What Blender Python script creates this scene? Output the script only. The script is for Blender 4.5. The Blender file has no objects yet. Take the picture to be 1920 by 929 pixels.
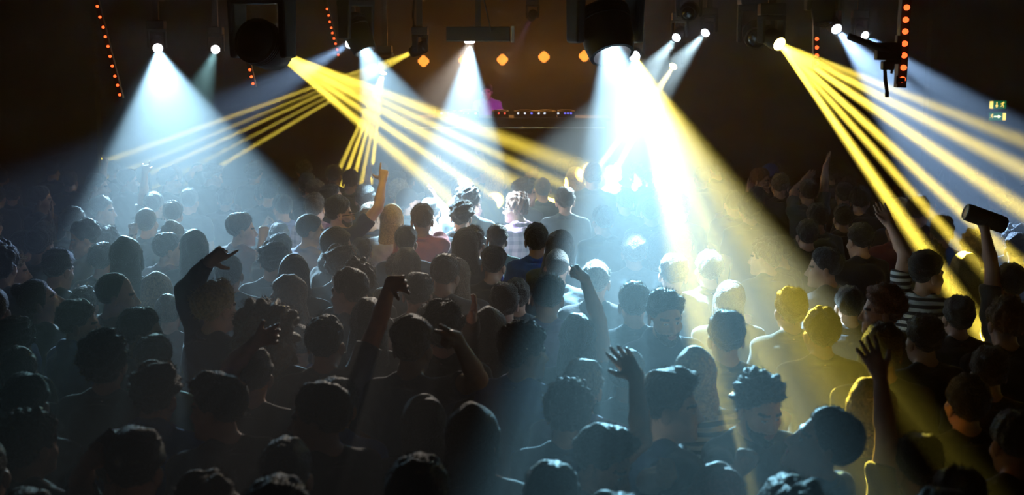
import bpy, bmesh, math, random
import numpy as np
from mathutils import Vector, Matrix, Euler

# ---------------------------------------------------------------- camera, light level
sc = bpy.context.scene
COL = sc.collection
F = 2450.0                      # focal length in pixels of the 1920x929 frame
PITCH = math.radians(9.03)
DK = F / 2100.0                 # depths below were read off for a 2100 px lens
CZ = 3.06                       # the photographer stands on a balcony
cam = bpy.data.cameras.new('camera')
cam.lens = 36.0 * F / 1920.0
cam.sensor_width = 36.0
cam.clip_end = 100
cam_ob = bpy.data.objects.new('camera', cam)
COL.objects.link(cam_ob)
cam_ob.location = (0, 0, CZ)
cam_ob.rotation_euler = (math.pi / 2 - PITCH, 0, 0)
cam.dof.use_dof = True
cam.dof.focus_distance = 9.0
cam.dof.aperture_fstop = 2.8
sc.camera = cam_ob
sc.view_settings.view_transform = 'Standard'
sc.view_settings.look = 'None'
sc.view_settings.gamma = 1.0
sc.view_settings.use_curve_mapping = False
sc.view_settings.exposure = 0.2
sc.cycles.max_bounces = 4
sc.cycles.diffuse_bounces = 3
sc.cycles.glossy_bounces = 1
sc.cycles.transmission_bounces = 2
sc.cycles.transparent_max_bounces = 4
sc.cycles.volume_bounces = 0
sc.cycles.use_denoising = True
sc.cycles.caustics_reflective = False
sc.cycles.caustics_refractive = False
world = bpy.data.worlds.new('dark_room')
sc.world = world
world.use_nodes = True
world.node_tree.nodes['Background'].inputs[0].default_value = (0, 0, 0, 1)
# thin smoke fills the club: the beams are real light scattered in it
vol = world.node_tree.nodes.new('ShaderNodeVolumeScatter')
vol.inputs['Color'].default_value = (1, 1, 1, 1)
vol.inputs['Density'].default_value = .03
vol.inputs['Anisotropy'].default_value = .45
world.node_tree.links.new(vol.outputs['Volume'], world.node_tree.nodes['World Output'].inputs['Volume'])
random.seed(4)
RNG = np.random.default_rng(11)
BEAM = 1.55
RAYK = .0005

def ray(u, v):
    a = (u - 960) / F
    b = (464.5 - v) / F
    return Vector((a, math.cos(PITCH) + b * math.sin(PITCH), -math.sin(PITCH) + b * math.cos(PITCH)))

def at(u, v, d):
    """point d metres down the room that the photograph shows at pixel u, v"""
    r = ray(u, v)
    return Vector((0, 0, CZ)) + r * (d * DK / r.y)

def at_height(u, v, z):
    r = ray(u, v)
    return Vector((0, 0, CZ)) + r * ((z - CZ) / r.z)

# ---------------------------------------------------------------- materials
MATS = {}
def principled(name, col, rough=.6, metal=0., spec=.5, bump=0., bscale=40., emit=None, estr=0., var=0., vscale=8., sheen=0., pattern=None, col2=None):
    if name in MATS:
        return MATS[name]
    m = bpy.data.materials.new(name)
    m.use_nodes = True
    nt = m.node_tree
    b = nt.nodes['Principled BSDF']
    b.inputs['Base Color'].default_value = (*col, 1)
    b.inputs['Roughness'].default_value = rough
    b.inputs['Metallic'].default_value = metal
    b.inputs['Specular IOR Level'].default_value = spec
    if sheen:
        b.inputs['Sheen Weight'].default_value = sheen
        b.inputs['Sheen Roughness'].default_value = .4
    tc = None
    if var or bump or pattern:
        tc = nt.nodes.new('ShaderNodeTexCoord')
    if var:
        n = nt.nodes.new('ShaderNodeTexNoise')
        n.inputs['Scale'].default_value = vscale
        n.inputs['Detail'].default_value = 4
        nt.links.new(tc.outputs['Object'], n.inputs['Vector'])
        r = nt.nodes.new('ShaderNodeValToRGB')
        r.color_ramp.elements[0].position = .3
        r.color_ramp.elements[1].position = .7
        r.color_ramp.elements[0].color = (*[max(0, c * (1 - var)) for c in col], 1)
        r.color_ramp.elements[1].color = (*[min(1, c * (1 + var)) for c in col], 1)
        nt.links.new(n.outputs['Fac'], r.inputs['Fac'])
        nt.links.new(r.outputs['Color'], b.inputs['Base Color'])
    if pattern:
        sep = nt.nodes.new('ShaderNodeSeparateXYZ')
        nt.links.new(tc.outputs['Object'], sep.inputs[0])
        def band(axis, freq, thr):
            mu = nt.nodes.new('ShaderNodeMath'); mu.operation = 'MULTIPLY'; mu.inputs[1].default_value = freq
            nt.links.new(sep.outputs[axis], mu.inputs[0])
            fr = nt.nodes.new('ShaderNodeMath'); fr.operation = 'FRACT'
            nt.links.new(mu.outputs[0], fr.inputs[0])
            gt = nt.nodes.new('ShaderNodeMath'); gt.operation = 'GREATER_THAN'; gt.inputs[1].default_value = thr
            nt.links.new(fr.outputs[0], gt.inputs[0])
            return gt
        mix = nt.nodes.new('ShaderNodeMix'); mix.data_type = 'RGBA'
        mix.inputs['A'].default_value = (*col, 1)
        mix.inputs['B'].default_value = (*col2, 1)
        if pattern == 'stripes':
            g = band('Z', 26, .5)
            nt.links.new(g.outputs[0], mix.inputs['Factor'])
        else:
            g1, g2 = band('Z', 14, .55), band('X', 14, .55)
            ad = nt.nodes.new('ShaderNodeMath'); ad.operation = 'ADD'
            nt.links.new(g1.outputs[0], ad.inputs[0]); nt.links.new(g2.outputs[0], ad.inputs[1])
            hf = nt.nodes.new('ShaderNodeMath'); hf.operation = 'MULTIPLY'; hf.inputs[1].default_value = .5
            nt.links.new(ad.outputs[0], hf.inputs[0])
            nt.links.new(hf.outputs[0], mix.inputs['Factor'])
        nt.links.new(mix.outputs['Result'], b.inputs['Base Color'])
    if bump:
        n2 = nt.nodes.new('ShaderNodeTexNoise')
        n2.inputs['Scale'].default_value = bscale
        n2.inputs['Detail'].default_value = 3
        nt.links.new(tc.outputs['Object'], n2.inputs['Vector'])
        bp = nt.nodes.new('ShaderNodeBump')
        bp.inputs['Strength'].default_value = bump
        bp.inputs['Distance'].default_value = .02
        nt.links.new(n2.outputs['Fac'], bp.inputs['Height'])
        nt.links.new(bp.outputs['Normal'], b.inputs['Normal'])
    if emit:
        b.inputs['Emission Color'].default_value = (*emit, 1)
        b.inputs['Emission Strength'].default_value = estr
        m.cycles.emission_sampling = 'NONE'      # the lamps' own light objects do the lighting
    MATS[name] = m
    return m

# ---------------------------------------------------------------- object helpers
def link(name, me, parent=None, mat=None):
    o = bpy.data.objects.new(name, me)
    COL.objects.link(o)
    if parent is not None:
        o.parent = parent
    if mat is not None and me is not None and not me.materials:
        me.materials.append(mat)
    return o

def empty(name, loc=(0, 0, 0), rz=0.):
    o = bpy.data.objects.new(name, None)
    o.empty_display_size = .1
    COL.objects.link(o)
    o.location = loc
    o.rotation_euler = (0, 0, rz)
    return o

def tag(o, label, cat, group=None):
    o['label'] = label
    o['category'] = cat
    if group:
        o['group'] = group
    return o

def structure(o, label=None):
    o['kind'] = 'structure'
    if label:
        o['label'] = label
    return o

class MB:
    """collects shapes into one mesh"""
    def __init__(self):
        self.v, self.f = [], []
    def add(self, verts, faces, M=None):
        n = len(self.v)
        for p in verts:
            p = Vector(p)
            self.v.append(M @ p if M is not None else p)
        self.f += [tuple(i + n for i in fc) for fc in faces]
        return self
    def box(self, c, s, M=None, bev=0.):
        bm = bmesh.new()
        bmesh.ops.create_cube(bm, size=1)
        for p in bm.verts:
            p.co = Vector((c[0] + p.co.x * s[0], c[1] + p.co.y * s[1], c[2] + p.co.z * s[2]))
        if bev:
            bmesh.ops.bevel(bm, geom=bm.edges[:], offset=bev, segments=2, profile=.6, affect='EDGES')
        return self.bm(bm, M)
    def bm(self, bm, M=None):
        bm.verts.index_update()
        self.add([p.co.copy() for p in bm.verts], [[q.index for q in f.verts] for f in bm.faces], M)
        bm.free()
        return self
    def lathe(self, prof, n=20, M=None):
        vs, fs = [], []
        for r, z in prof:
            for k in range(n):
                a = 2 * math.pi * k / n
                vs.append((r * math.cos(a), r * math.sin(a), z))
        for i in range(len(prof) - 1):
            for k in range(n):
                k2 = (k + 1) % n
                fs.append((i * n + k, i * n + k2, (i + 1) * n + k2, (i + 1) * n + k))
        fs.append(tuple(range(n))[::-1])
        fs.append(tuple((len(prof) - 1) * n + k for k in range(n)))
        return self.add(vs, fs, M)
    def tube(self, pts, r, n=8):
        pts = [Vector(p) for p in pts]
        vs, fs = [], []
        for i, p in enumerate(pts):
            t = (pts[min(i + 1, len(pts) - 1)] - pts[max(i - 1, 0)]).normalized()
            q = t.to_track_quat('Z', 'Y')
            rr = r[i] if isinstance(r, (list, tuple)) else r
            for k in range(n):
                a = 2 * math.pi * k / n
                vs.append(p + q @ Vector((rr * math.cos(a), rr * math.sin(a), 0)))
        for i in range(len(pts) - 1):
            for k in range(n):
                k2 = (k + 1) % n
                fs.append((i * n + k, i * n + k2, (i + 1) * n + k2, (i + 1) * n + k))
        fs.append(tuple(range(n))[::-1])
        fs.append(tuple((len(pts) - 1) * n + k for k in range(n)))
        return self.add(vs, fs)
    def build(self, name, mat, parent=None, smooth=False):
        me = bpy.data.meshes.new(name)
        me.from_pydata([tuple(p) for p in self.v], [], self.f)
        if smooth:
            me.polygons.foreach_set('use_smooth', [True] * len(me.polygons))
            me.set_sharp_from_angle(angle=math.radians(40))
        me.update()
        return link(name, me, parent, mat)

def frame_to(S, aim, up=(0, 0, 1)):
    """matrix at S whose +z looks along aim"""
    q = Vector(aim).normalized().to_track_quat('Z', 'Y')
    return Matrix.Translation(S) @ q.to_matrix().to_4x4()

# ---------------------------------------------------------------- implicit surfaces -> one continuous skin
def ticks(lo, hi, coarse, fines):
    pts = [lo, hi]
    for a, b, s in fines:
        pts += [max(lo, a), min(hi, b)]
    pts = sorted(set(round(p, 5) for p in pts))
    out = [pts[0]]
    for a, b in zip(pts[:-1], pts[1:]):
        m = .5 * (a + b)
        step = min([s for fa, fb, s in fines if fa <= m <= fb] + [coarse])
        n = max(1, int(math.ceil((b - a) / step - 1e-6)))
        out += list(np.linspace(a, b, n + 1)[1:])
    return np.array(out)

class Field:
    def __init__(self, X, Y, Z):
        self.X, self.Y, self.Z = X, Y, Z
        self.a = np.full((len(X), len(Y), len(Z)), .5, dtype=np.float32)
    def sub(self, lo, hi):
        s = []
        for T, l, h in zip((self.X, self.Y, self.Z), lo, hi):
            i = max(0, np.searchsorted(T, l) - 1)
            j = min(len(T), np.searchsorted(T, h) + 1)
            s.append(slice(i, max(j, i)))
        return tuple(s)
    def grid(self, s):
        return self.X[s[0]][:, None, None], self.Y[s[1]][None, :, None], self.Z[s[2]][None, None, :]
    def add(self, fn, lo, hi, k=.02, m=.05):
        s = self.sub([l - m for l in lo], [h + m for h in hi])
        if any(q.stop <= q.start for q in s):
            return
        d = fn(*self.grid(s)).astype(np.float32)
        a = self.a[s]
        if k > 0:
            h = np.clip(k - np.abs(a - d), 0, None) / k
            self.a[s] = np.minimum(a, d) - h * h * k * .25
        else:
            self.a[s] = np.minimum(a, d)
    def cut(self, fn, lo, hi, k=.01, m=.02):
        s = self.sub([l - m for l in lo], [h + m for h in hi])
        if any(q.stop <= q.start for q in s):
            return
        d = -fn(*self.grid(s)).astype(np.float32)
        a = self.a[s]
        h = np.clip(k - np.abs(a - d), 0, None) / k
        self.a[s] = np.maximum(a, d) + h * h * k * .25
    def cap(self, p, q, ra, rb, k=.02, clip_end=False):
        p, q = np.array(p, float), np.array(q, float)
        ab = q - p
        L2 = max(1e-9, float(ab @ ab))
        L = math.sqrt(L2)
        r = max(ra, rb)
        def fn(x, y, z):
            px, py, pz = x - p[0], y - p[1], z - p[2]
            t0 = (px * ab[0] + py * ab[1] + pz * ab[2]) / L2
            t = np.clip(t0, 0, 1)
            d = np.sqrt((px - t * ab[0]) ** 2 + (py - t * ab[1]) ** 2 + (pz - t * ab[2]) ** 2) - (ra + (rb - ra) * t)
            if clip_end:
                d = np.maximum(d, (t0 - 1) * L)
            return d
        self.add(fn, np.minimum(p, q) - r, np.maximum(p, q) + r, k, m=max(.03, k * 1.2))
    def ell(self, M, c, rad, k=.02, cut=False):
        """ellipsoid with centre c and radii rad in the frame M"""
        R = np.array(M.to_3x3())
        o = np.array(M @ Vector(c))
        rad = np.array(rad, float)
        ext = np.sqrt((R ** 2) @ (rad ** 2))
        rm = rad.min()
        def fn(x, y, z):
            px, py, pz = x - o[0], y - o[1], z - o[2]
            q = 0
            for i in range(3):
                q = q + ((px * R[0, i] + py * R[1, i] + pz * R[2, i]) / rad[i]) ** 2
            return (np.sqrt(q) - 1) * rm
        (self.cut if cut else self.add)(fn, o - ext, o + ext, k)
    def capM(self, M, p, q, ra, rb, k=.01):
        self.cap(tuple(M @ Vector(p)), tuple(M @ Vector(q)), ra, rb, k)
    def mesh(self):
        a = self.a
        a[0], a[-1] = .5, .5
        a[:, 0], a[:, -1] = .5, .5
        a[:, :, 0], a[:, :, -1] = .5, .5
        ins = a < 0
        nx, ny, nz = [n - 1 for n in a.shape]
        cnt = np.zeros((nx, ny, nz), np.int8)
        for i in (0, 1):
            for j in (0, 1):
                for k in (0, 1):
                    cnt += ins[i:i + nx, j:j + ny, k:k + nz]
        act = (cnt > 0) & (cnt < 8)
        I, J, K = np.nonzero(act)
        idx = np.full((nx, ny, nz), -1, np.int64)
        idx[I, J, K] = np.arange(len(I))
        P = np.zeros((len(I), 3))
        W = np.zeros(len(I))
        T = (self.X, self.Y, self.Z)
        for ax in range(3):
            o1, o2 = [q for q in range(3) if q != ax]
            for b in (0, 1):
                for c in (0, 1):
                    c0 = [I, J, K]
                    c0[o1] = c0[o1] + b
                    c0[o2] = c0[o2] + c
                    c1 = list(c0)
                    c1[ax] = c1[ax] + 1
                    v0, v1 = a[tuple(c0)], a[tuple(c1)]
                    m = (v0 < 0) != (v1 < 0)
                    t = np.where(m, v0 / np.where(m, v0 - v1, 1), 0)
                    pos = [T[q][c0[q]] for q in range(3)]
                    pos[ax] = pos[ax] + t * (T[ax][c1[ax]] - T[ax][c0[ax]])
                    P += np.stack(pos, 1) * m[:, None]
                    W += m
        P /= W[:, None]
        quads = []
        for ax in range(3):
            s0 = [slice(None)] * 3
            s1 = [slice(None)] * 3
            s0[ax], s1[ax] = slice(0, -1), slice(1, None)
            A, B = ins[tuple(s0)], ins[tuple(s1)]
            e = np.argwhere(A != B)
            flip = A[tuple(e.T)]
            o1, o2 = (ax + 1) % 3, (ax + 2) % 3
            def cell(d1, d2):
                c = e.copy()
                c[:, o1] -= d1
                c[:, o2] -= d2
                return idx[c[:, 0], c[:, 1], c[:, 2]]
            q = np.stack([cell(1, 1), cell(0, 1), cell(0, 0), cell(1, 0)], 1)
            q[~flip] = q[~flip][:, ::-1]
            quads.append(q)
        return P, np.concatenate(quads)

def smooth_verts(P, Q, it=1, lam=.5):
    for _ in range(it):
        S = np.zeros_like(P)
        C = np.zeros(len(P))
        for i in range(4):
            a, b = Q[:, i], Q[:, (i + 1) % 4]
            np.add.at(S, a, P[b]); np.add.at(C, a, 1)
            np.add.at(S, b, P[a]); np.add.at(C, b, 1)
        P = P * (1 - lam) + lam * S / np.maximum(C, 1)[:, None]
    return P

def mesh_np(name, P, Q, mats=(), midx=None, smooth=True, tris=None):
    me = bpy.data.meshes.new(name)
    nq = len(Q)
    nt_ = 0 if tris is None else len(tris)
    me.vertices.add(len(P))
    me.vertices.foreach_set('co', np.asarray(P, np.float32).ravel())
    me.loops.add(nq * 4 + nt_ * 3)
    li = Q.ravel()
    starts = np.arange(nq) * 4
    if nt_:
        li = np.concatenate([li, tris.ravel()])
        starts = np.concatenate([starts, nq * 4 + np.arange(nt_) * 3])
    me.loops.foreach_set('vertex_index', li.astype(np.int32))
    me.polygons.add(nq + nt_)
    me.polygons.foreach_set('loop_start', starts.astype(np.int32))
    for m in mats:
        me.materials.append(m)
    if midx is not None:
        me.polygons.foreach_set('material_index', midx.astype(np.int32))
    if smooth:
        me.polygons.foreach_set('use_smooth', np.ones(nq + nt_, bool))
    me.update(calc_edges=True)
    me.validate()
    return me
# ---------------------------------------------------------------- the human figure (1.78 m, feet at 0, +y forward)
TZ = np.array([.80, .86, .92, 1.00, 1.08, 1.16, 1.25, 1.33, 1.39, 1.43, 1.46, 1.49, 1.52])
TW = np.array([.13, .160, .170, .158, .140, .140, .152, .162, .162, .150, .115, .080, .058])
TD = np.array([.08, .110, .118, .108, .098, .102, .112, .116, .110, .098, .082, .068, .056])

def torso(f, off=0., z0=.84, z1=1.455, k=.03):
    def fn(x, y, z):
        zz = z.ravel()
        w = np.interp(zz, TZ, TW)[None, None, :] + off
        d = np.interp(zz, TZ, TD)[None, None, :] + off
        q = (np.abs(x / w) ** 2.3 + np.abs((y + .012) / d) ** 2.3) ** (1 / 2.3)
        return np.maximum((q - 1) * d, np.maximum(z0 - z, z - z1))
    f.add(fn, (-.2 - off, -.15 - off, z0), (.2 + off, .15 + off, z1), k)

def shoulder_of(s, arm):
    """shoulder joint, lifted when the arm is raised"""
    b = Vector((.166 * s, -.008, 1.418))
    if arm is None:
        return b
    d = (Vector(arm['el']) - b).normalized()
    up = max(0., d.z + .25)
    return b + Vector((-.02 * s * up, .015 * up, .045 * up))

HANDS = {   # bend of the four fingers (index..little) in degrees, spread, thumb out
    'open':  ((6, 4, 6, 8), .16, 55),
    'wave':  ((14, 22, 30, 38), .12, 50),
    'point': ((2, 78, 84, 84), .02, 20),
    'lpoint': ((2, 80, 86, 86), .02, 75),
    'horns': ((4, 84, 84, 8), .05, 30),
    'peace': ((4, 4, 82, 84), .14, 8),
    'fist':  ((84, 86, 86, 86), .0, 8),
    'grip':  ((58, 60, 60, 62), .02, 40),
    'relax': ((26, 30, 34, 38), .03, 28),
    'flat':  ((8, 6, 8, 12), .03, 25),
}

def hand(f, s, W, z, palm, preset):
    """five separate fingers; thumb leaves the side of the palm"""
    bends, spread, thumb = HANDS[preset]
    z = Vector(z).normalized()
    y = Vector(palm)
    y = (y - z * y.dot(z))
    if y.length < 1e-3:
        y = z.orthogonal()
    y.normalize()
    x = y.cross(z)
    if s > 0:
        x = -x                       # x points to the thumb
    M = Matrix((x, y, z)).transposed().to_4x4()
    M.translation = Vector(W)
    # palm: a row of short bones side by side
    for i, px in enumerate((.026, .009, -.009, -.026)):
        f.capM(M, (px * .6, 0, .005), (px, 0, .080 - .004 * abs(i - 1)), .0145, .0125, .014)
    lens = (.071, .079, .074, .059)
    for i, px in enumerate((.029, .010, -.010, -.029)):
        b = math.radians(bends[i])
        sp = spread * (1.5 - i) * .8
        p = Vector((px, 0, .078 - .004 * abs(i - 1)))
        ang = 0.
        L = lens[i]
        for seg, (fr, ra, rb) in enumerate(((.45, .0095, .0088), (.31, .0088, .008), (.24, .008, .0068))):
            ang += b * (.95, 1.1, .7)[seg]
            d = Vector((math.sin(sp) * math.cos(ang), math.sin(ang), math.cos(ang) * math.cos(sp)))
            q = p + d * (L * fr)
            f.capM(M, p, q, ra, rb, .004)
            p = q
    t = math.radians(thumb)
    p0 = Vector((.024, .004, .018))
    d1 = Vector((math.sin(t) * .9, .25, math.cos(t))).normalized()
    p1 = p0 + d1 * .042
    d2 = Vector((math.sin(t * .7) * .8, .35, math.cos(t * .7))).normalized()
    p2 = p1 + d2 * .031
    f.capM(M, p0, p1, .0155, .0108, .010)
    f.capM(M, p1, p2, .0108, .0088, .004)
    return M

def head_matrix(head):
    yaw, pitch, roll = head           # degrees; yaw + turns to the figure's right
    H = Matrix.Translation((0, .022, 1.615)) 
    R = Euler((math.radians(pitch), math.radians(roll), -math.radians(yaw)), 'XYZ').to_matrix().to_4x4()
    piv = Vector((0, -.025, -.085))
    return H @ Matrix.Translation(piv) @ R @ Matrix.Translation(-piv)

def head(f, M, wide=1.):
    w = wide
    f.ell(M, (0, -.016, .048), (.076 * w, .096, .088), .02)          # cranium
    f.ell(M, (0, .030, -.030), (.061 * w, .066, .085), .03)          # face
    f.ell(M, (0, .052, -.082), (.040 * w, .040, .034), .025)         # jaw
    f.ell(M, (0, .083, -.104), (.019, .016, .015), .018)             # chin
    f.ell(M, (.043, .052, -.028), (.026, .028, .022), .02)           # cheeks
    f.ell(M, (-.043, .052, -.028), (.026, .028, .022), .02)
    f.capM(M, (-.034, .079, .022), (.034, .079, .022), .012, .012, .014)   # brow
    f.ell(M, (.031, .101, .002), (.017, .016, .011), .012, cut=True)
    f.ell(M, (-.031, .101, .002), (.017, .016, .011), .012, cut=True)
    f.ell(M, (.031, .0755, .001), (.0125, .0125, .0105), .003)       # eyes
    f.ell(M, (-.031, .0755, .001), (.0125, .0125, .0105), .003)
    f.capM(M, (0, .090, .008), (0, .113, -.034), .0075, .0115, .010)       # nose
    f.capM(M, (-.011, .100, -.040), (.011, .100, -.040), .0085, .0085, .008)
    f.capM(M, (-.017, .089, -.064), (.017, .089, -.064), .0075, .0075, .007)   # lips
    f.capM(M, (-.015, .088, -.074), (.015, .088, -.074), .0075, .0075, .006)
    for s in (-1, 1):
        E = M @ Matrix.Translation((.076 * s * w, -.012, -.008)) @ Euler((math.radians(-12), 0, math.radians(-22 * s))).to_matrix().to_4x4()
        f.ell(E, (.004 * s, 0, 0), (.009, .021, .033), .008)

def arms_default(kind):
    A = []
    for s in (1, -1):
        S = Vector((.166 * s, -.008, 1.418))
        if kind == 'down':
            u, w = Vector((.16 * s, -.06, -1)), Vector((.05 * s, .30, -1))
            hp, palm = 'relax', (-s, 0, 0)
        elif kind == 'chest':
            u, w = Vector((.22 * s, .10, -1)), Vector((-.35 * s, .80, .55))
            hp, palm = 'relax', (0, .3, -1)
        elif kind == 'phone':          # both forearms up in front of the face
            u, w = Vector((.30 * s, .55, -.75)), Vector((-.50 * s, .45, .95))
            hp, palm = 'grip', (-s, -.2, 0)
        elif kind == 'decks':          # forearms forward over a table
            u, w = Vector((.25 * s, .25, -1)), Vector((-.05 * s, 1, .12))
            hp, palm = 'flat', (0, 0, -1)
        e = S + u.normalized() * .285
        wr = e + w.normalized() * .245
        A.append(dict(el=tuple(e), wr=tuple(wr), tip=tuple(w.normalized()), palm=palm, hand=hp))
    return A

BODY_CACHE = {}
def skin_mesh(key, headrot, arms, fine=.0065):
    """head, neck, trunk, arms, hands and legs as one continuous surface; returns mesh and head matrix"""
    M = head_matrix(headrot)
    lo, hi = np.array([-.30, -.2, -.01]), np.array([.30, .32, 1.86])
    fx, fy, fz = [], [], []
    hc = np.array(M.translation)
    fx.append((hc[0] - .115, hc[0] + .115, fine))
    fy.append((hc[1] - .135, hc[1] + .145, fine))
    fz.append((hc[2] - .135, hc[2] + .155, fine))
    for a in arms:
        W = np.array(a['wr']) + np.array(Vector(a['tip']).normalized()) * .08
        raised = a['wr'][2] > 1.25
        st = .0062 if raised else .012
        for T, q in zip((fx, fy, fz), range(3)):
            T.append((W[q] - .115, W[q] + .115, st))
        for p in (a['el'], a['wr'], tuple(W)):
            lo = np.minimum(lo, np.array(p) - .13)
            hi = np.maximum(hi, np.array(p) + .13)
    f = Field(ticks(lo[0], hi[0], .02, fx), ticks(lo[1], hi[1], .02, fy), ticks(lo[2], hi[2], .024, fz))
    torso(f)
    f.cap((-.135, -.010, 1.412), (.135, -.010, 1.412), .048, .048, .03)
    for s in (-1, 1):
        f.cap((.032 * s, -.024, 1.50), (.140 * s, -.012, 1.428), .036, .036, .03)
        f.cap((.095 * s, 0, .90), (.10 * s, .005, .50), .085, .058, .03)      # legs
        f.cap((.10 * s, .005, .50), (.105 * s, -.01, .09), .056, .040, .02)
        f.cap((.105 * s, -.02, .045), (.12 * s, .14, .03), .036, .026, .02)
    nb = M @ Vector((0, -.022, -.06))
    f.cap((0, -.015, 1.44), tuple(nb), .056, .050, .02)
    head(f, M)
    for s, a in zip((1, -1), arms):
        S = shoulder_of(s, a)
        E, W = Vector(a['el']), Vector(a['wr'])
        f.cap(tuple(S), tuple(E), .056, .040, .03)
        mid = E.lerp(W, .3)
        f.cap(tuple(E), tuple(mid), .039, .041, .015)
        f.cap(tuple(mid), tuple(W), .041, .026, .015)
        z = Vector(a['tip']).normalized()
        f.cap(tuple(W), tuple(W + z * .015), .026, .022, .012)
        hand(f, s, tuple(W), z, a['palm'], a['hand'])
    P, Q = f.mesh()
    P = smooth_verts(P, Q, 1, .3)
    # colour zones of the face, in the head's frame
    c = P[Q].mean(1)
    Mi = np.array(M.inverted())
    h = c @ Mi[:3, :3].T + Mi[:3, 3]
    mi = np.zeros(len(Q), np.int32)
    ax = np.abs(h[:, 0])
    eye = ((ax - .031) ** 2 / .012 ** 2 + (h[:, 2] - .000) ** 2 / .0058 ** 2 < 1) & (h[:, 1] > .07)
    iris = ((ax - .031) ** 2 + (h[:, 2] - .000) ** 2 < .0056 ** 2) & (h[:, 1] > .07)
    brow = (np.abs(ax - .033) < .019) & (np.abs(h[:, 2] - .026 + (ax - .03) ** 2 * 8) < .0055) & (h[:, 1] > .06)
    lip = (ax < .022) & (h[:, 2] < -.058) & (h[:, 2] > -.081) & (h[:, 1] > .088)
    mi[eye] = 1
    mi[iris | brow] = 2
    mi[lip] = 3
    me = mesh_np('body', P, Q, (SKIN[0], EYE, BROW, LIP), mi)
    BODY_CACHE[key] = (me, M)
    return me, M

def wrinkle(P, amp=.006, fr=(23., 31., 17.)):
    n = (np.sin(P[:, 0] * fr[0] + 3 * np.sin(P[:, 2] * 9)) * np.sin(P[:, 2] * fr[1] + 2 * np.sin(P[:, 0] * 13)) +
         .6 * np.sin(P[:, 1] * 41 + P[:, 2] * 27 + 4 * P[:, 0]))
    return n * amp

SHIRT_CACHE = {}
def shirt_mesh(key, arms, sleeve='short', off=.010, collar=False, hood=False, hem=.86):
    k2 = (key, sleeve, collar, hood)
    if k2 in SHIRT_CACHE:
        return SHIRT_CACHE[k2]
    lo, hi = np.array([-.33, -.22, hem - .03]), np.array([.33, .22, 1.64])
    for a in arms:
        for p in (a['el'],) + ((a['wr'],) if sleeve == 'long' else ()):
            lo = np.minimum(lo, np.array(p) - .09)
            hi = np.maximum(hi, np.array(p) + .09)
    st = .0145
    nk = [(1.43, 1.54, .008)]
    f = Field(ticks(lo[0], hi[0], st, [(-.1, .1, .009)]), ticks(lo[1], hi[1], st, [(-.1, .09, .009)]), ticks(lo[2], hi[2], st, nk))
    torso(f, off + .004, hem, 1.47)
    f.cap((-.135, -.010, 1.412), (.135, -.010, 1.412), .048 + off, .048 + off, .03)
    for s in (-1, 1):
        f.cap((.045 * s, -.026, 1.482), (.140 * s, -.012, 1.428), .030 + off, .036 + off, .03)
    def ring(x, y, z):
        zz = z - (1.487 - .16 * (y + .012))
        return np.sqrt((np.sqrt((x / 1.05) ** 2 + (y + .010) ** 2) - .064) ** 2 + zz ** 2) - .0105
    f.add(ring, (-.09, -.09, 1.45), (.09, .09, 1.53), .018)
    for s, a in zip((1, -1), arms):
        S = shoulder_of(s, a)
        E, W = Vector(a['el']), Vector(a['wr'])
        if sleeve == 'short':
            f.cap(tuple(S), tuple(S.lerp(E, .62)), .053 + off, .053 + off, .03, clip_end=True)
        elif sleeve == 'long':
            f.cap(tuple(S), tuple(E), .057 + off, .045 + off, .03)
            f.cap(tuple(E), tuple(E.lerp(W, .93)), .045 + off, .030 + off, .02, clip_end=True)
        else:
            f.cap(tuple(S), tuple(S.lerp(E, .15)), .056 + off, .05 + off, .03, clip_end=True)
    if collar:
        f.cap((-.03, -.035, 1.495), (.03, -.035, 1.495), .055, .055, .02)
        f.cap((-.05, .02, 1.475), (.05, .02, 1.475), .045, .045, .02)
    if hood:
        f.ell(Matrix.Identity(4), (0, -.115, 1.46), (.125, .06, .075), .03)
    P, Q = f.mesh()
    P = smooth_verts(P, Q, 1, .4)
    nrm = np.zeros_like(P)
    d1, d2 = P[Q[:, 2]] - P[Q[:, 0]], P[Q[:, 3]] - P[Q[:, 1]]
    fn = np.cross(d1, d2)
    for i in range(4):
        np.add.at(nrm, Q[:, i], fn)
    nrm /= np.maximum(np.linalg.norm(nrm, axis=1), 1e-9)[:, None]
    P = P + nrm * np.clip(wrinkle(P), -.006, .012)[:, None]
    me = mesh_np('shirt', P, Q)
    SHIRT_CACHE[k2] = me
    return me

def trousers_mesh():
    f = Field(ticks(-.28, .28, .022, []), ticks(-.22, .25, .022, []), ticks(.03, 1.06, .026, []))
    torso(f, .012, .86, 1.0)
    for s in (-1, 1):
        f.cap((.095 * s, 0, .90), (.10 * s, .005, .50), .100, .072, .03)
        f.cap((.10 * s, .005, .50), (.105 * s, -.01, .10), .072, .062, .02)
    P, Q = f.mesh()
    return mesh_np('trousers', P, Q)

def shoe_mesh(s):
    f = Field(ticks(-.08, .30, .016, []), ticks(-.14, .26, .016, []), ticks(-.01, .2, .014, []))
    f.cap((.105, -.03, .055), (.12, .155, .045), .055, .048, .02)
    f.cap((.105, -.03, .06), (.105, -.02, .12), .052, .05, .02)
    f.cut(lambda x, y, z: z - .004 + 0 * x + 0 * y, (-1, -1, -1), (1, 1, .01), .004)
    P, Q = f.mesh()
    if s < 0:
        P = P * np.array([-1, 1, 1])
        Q = Q[:, ::-1]
    return mesh_np('shoe', P, Q)

# ---------------------------------------------------------------- hair, caps, beards in the head's frame
def hash_noise(P, fr, seed):
    r = np.random.default_rng(seed)
    n = 0
    for i in range(5):
        k = r.normal(size=3) * fr
        n = n + np.sin(P @ k + r.uniform(0, 6.28))
    return n / 2.2

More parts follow.
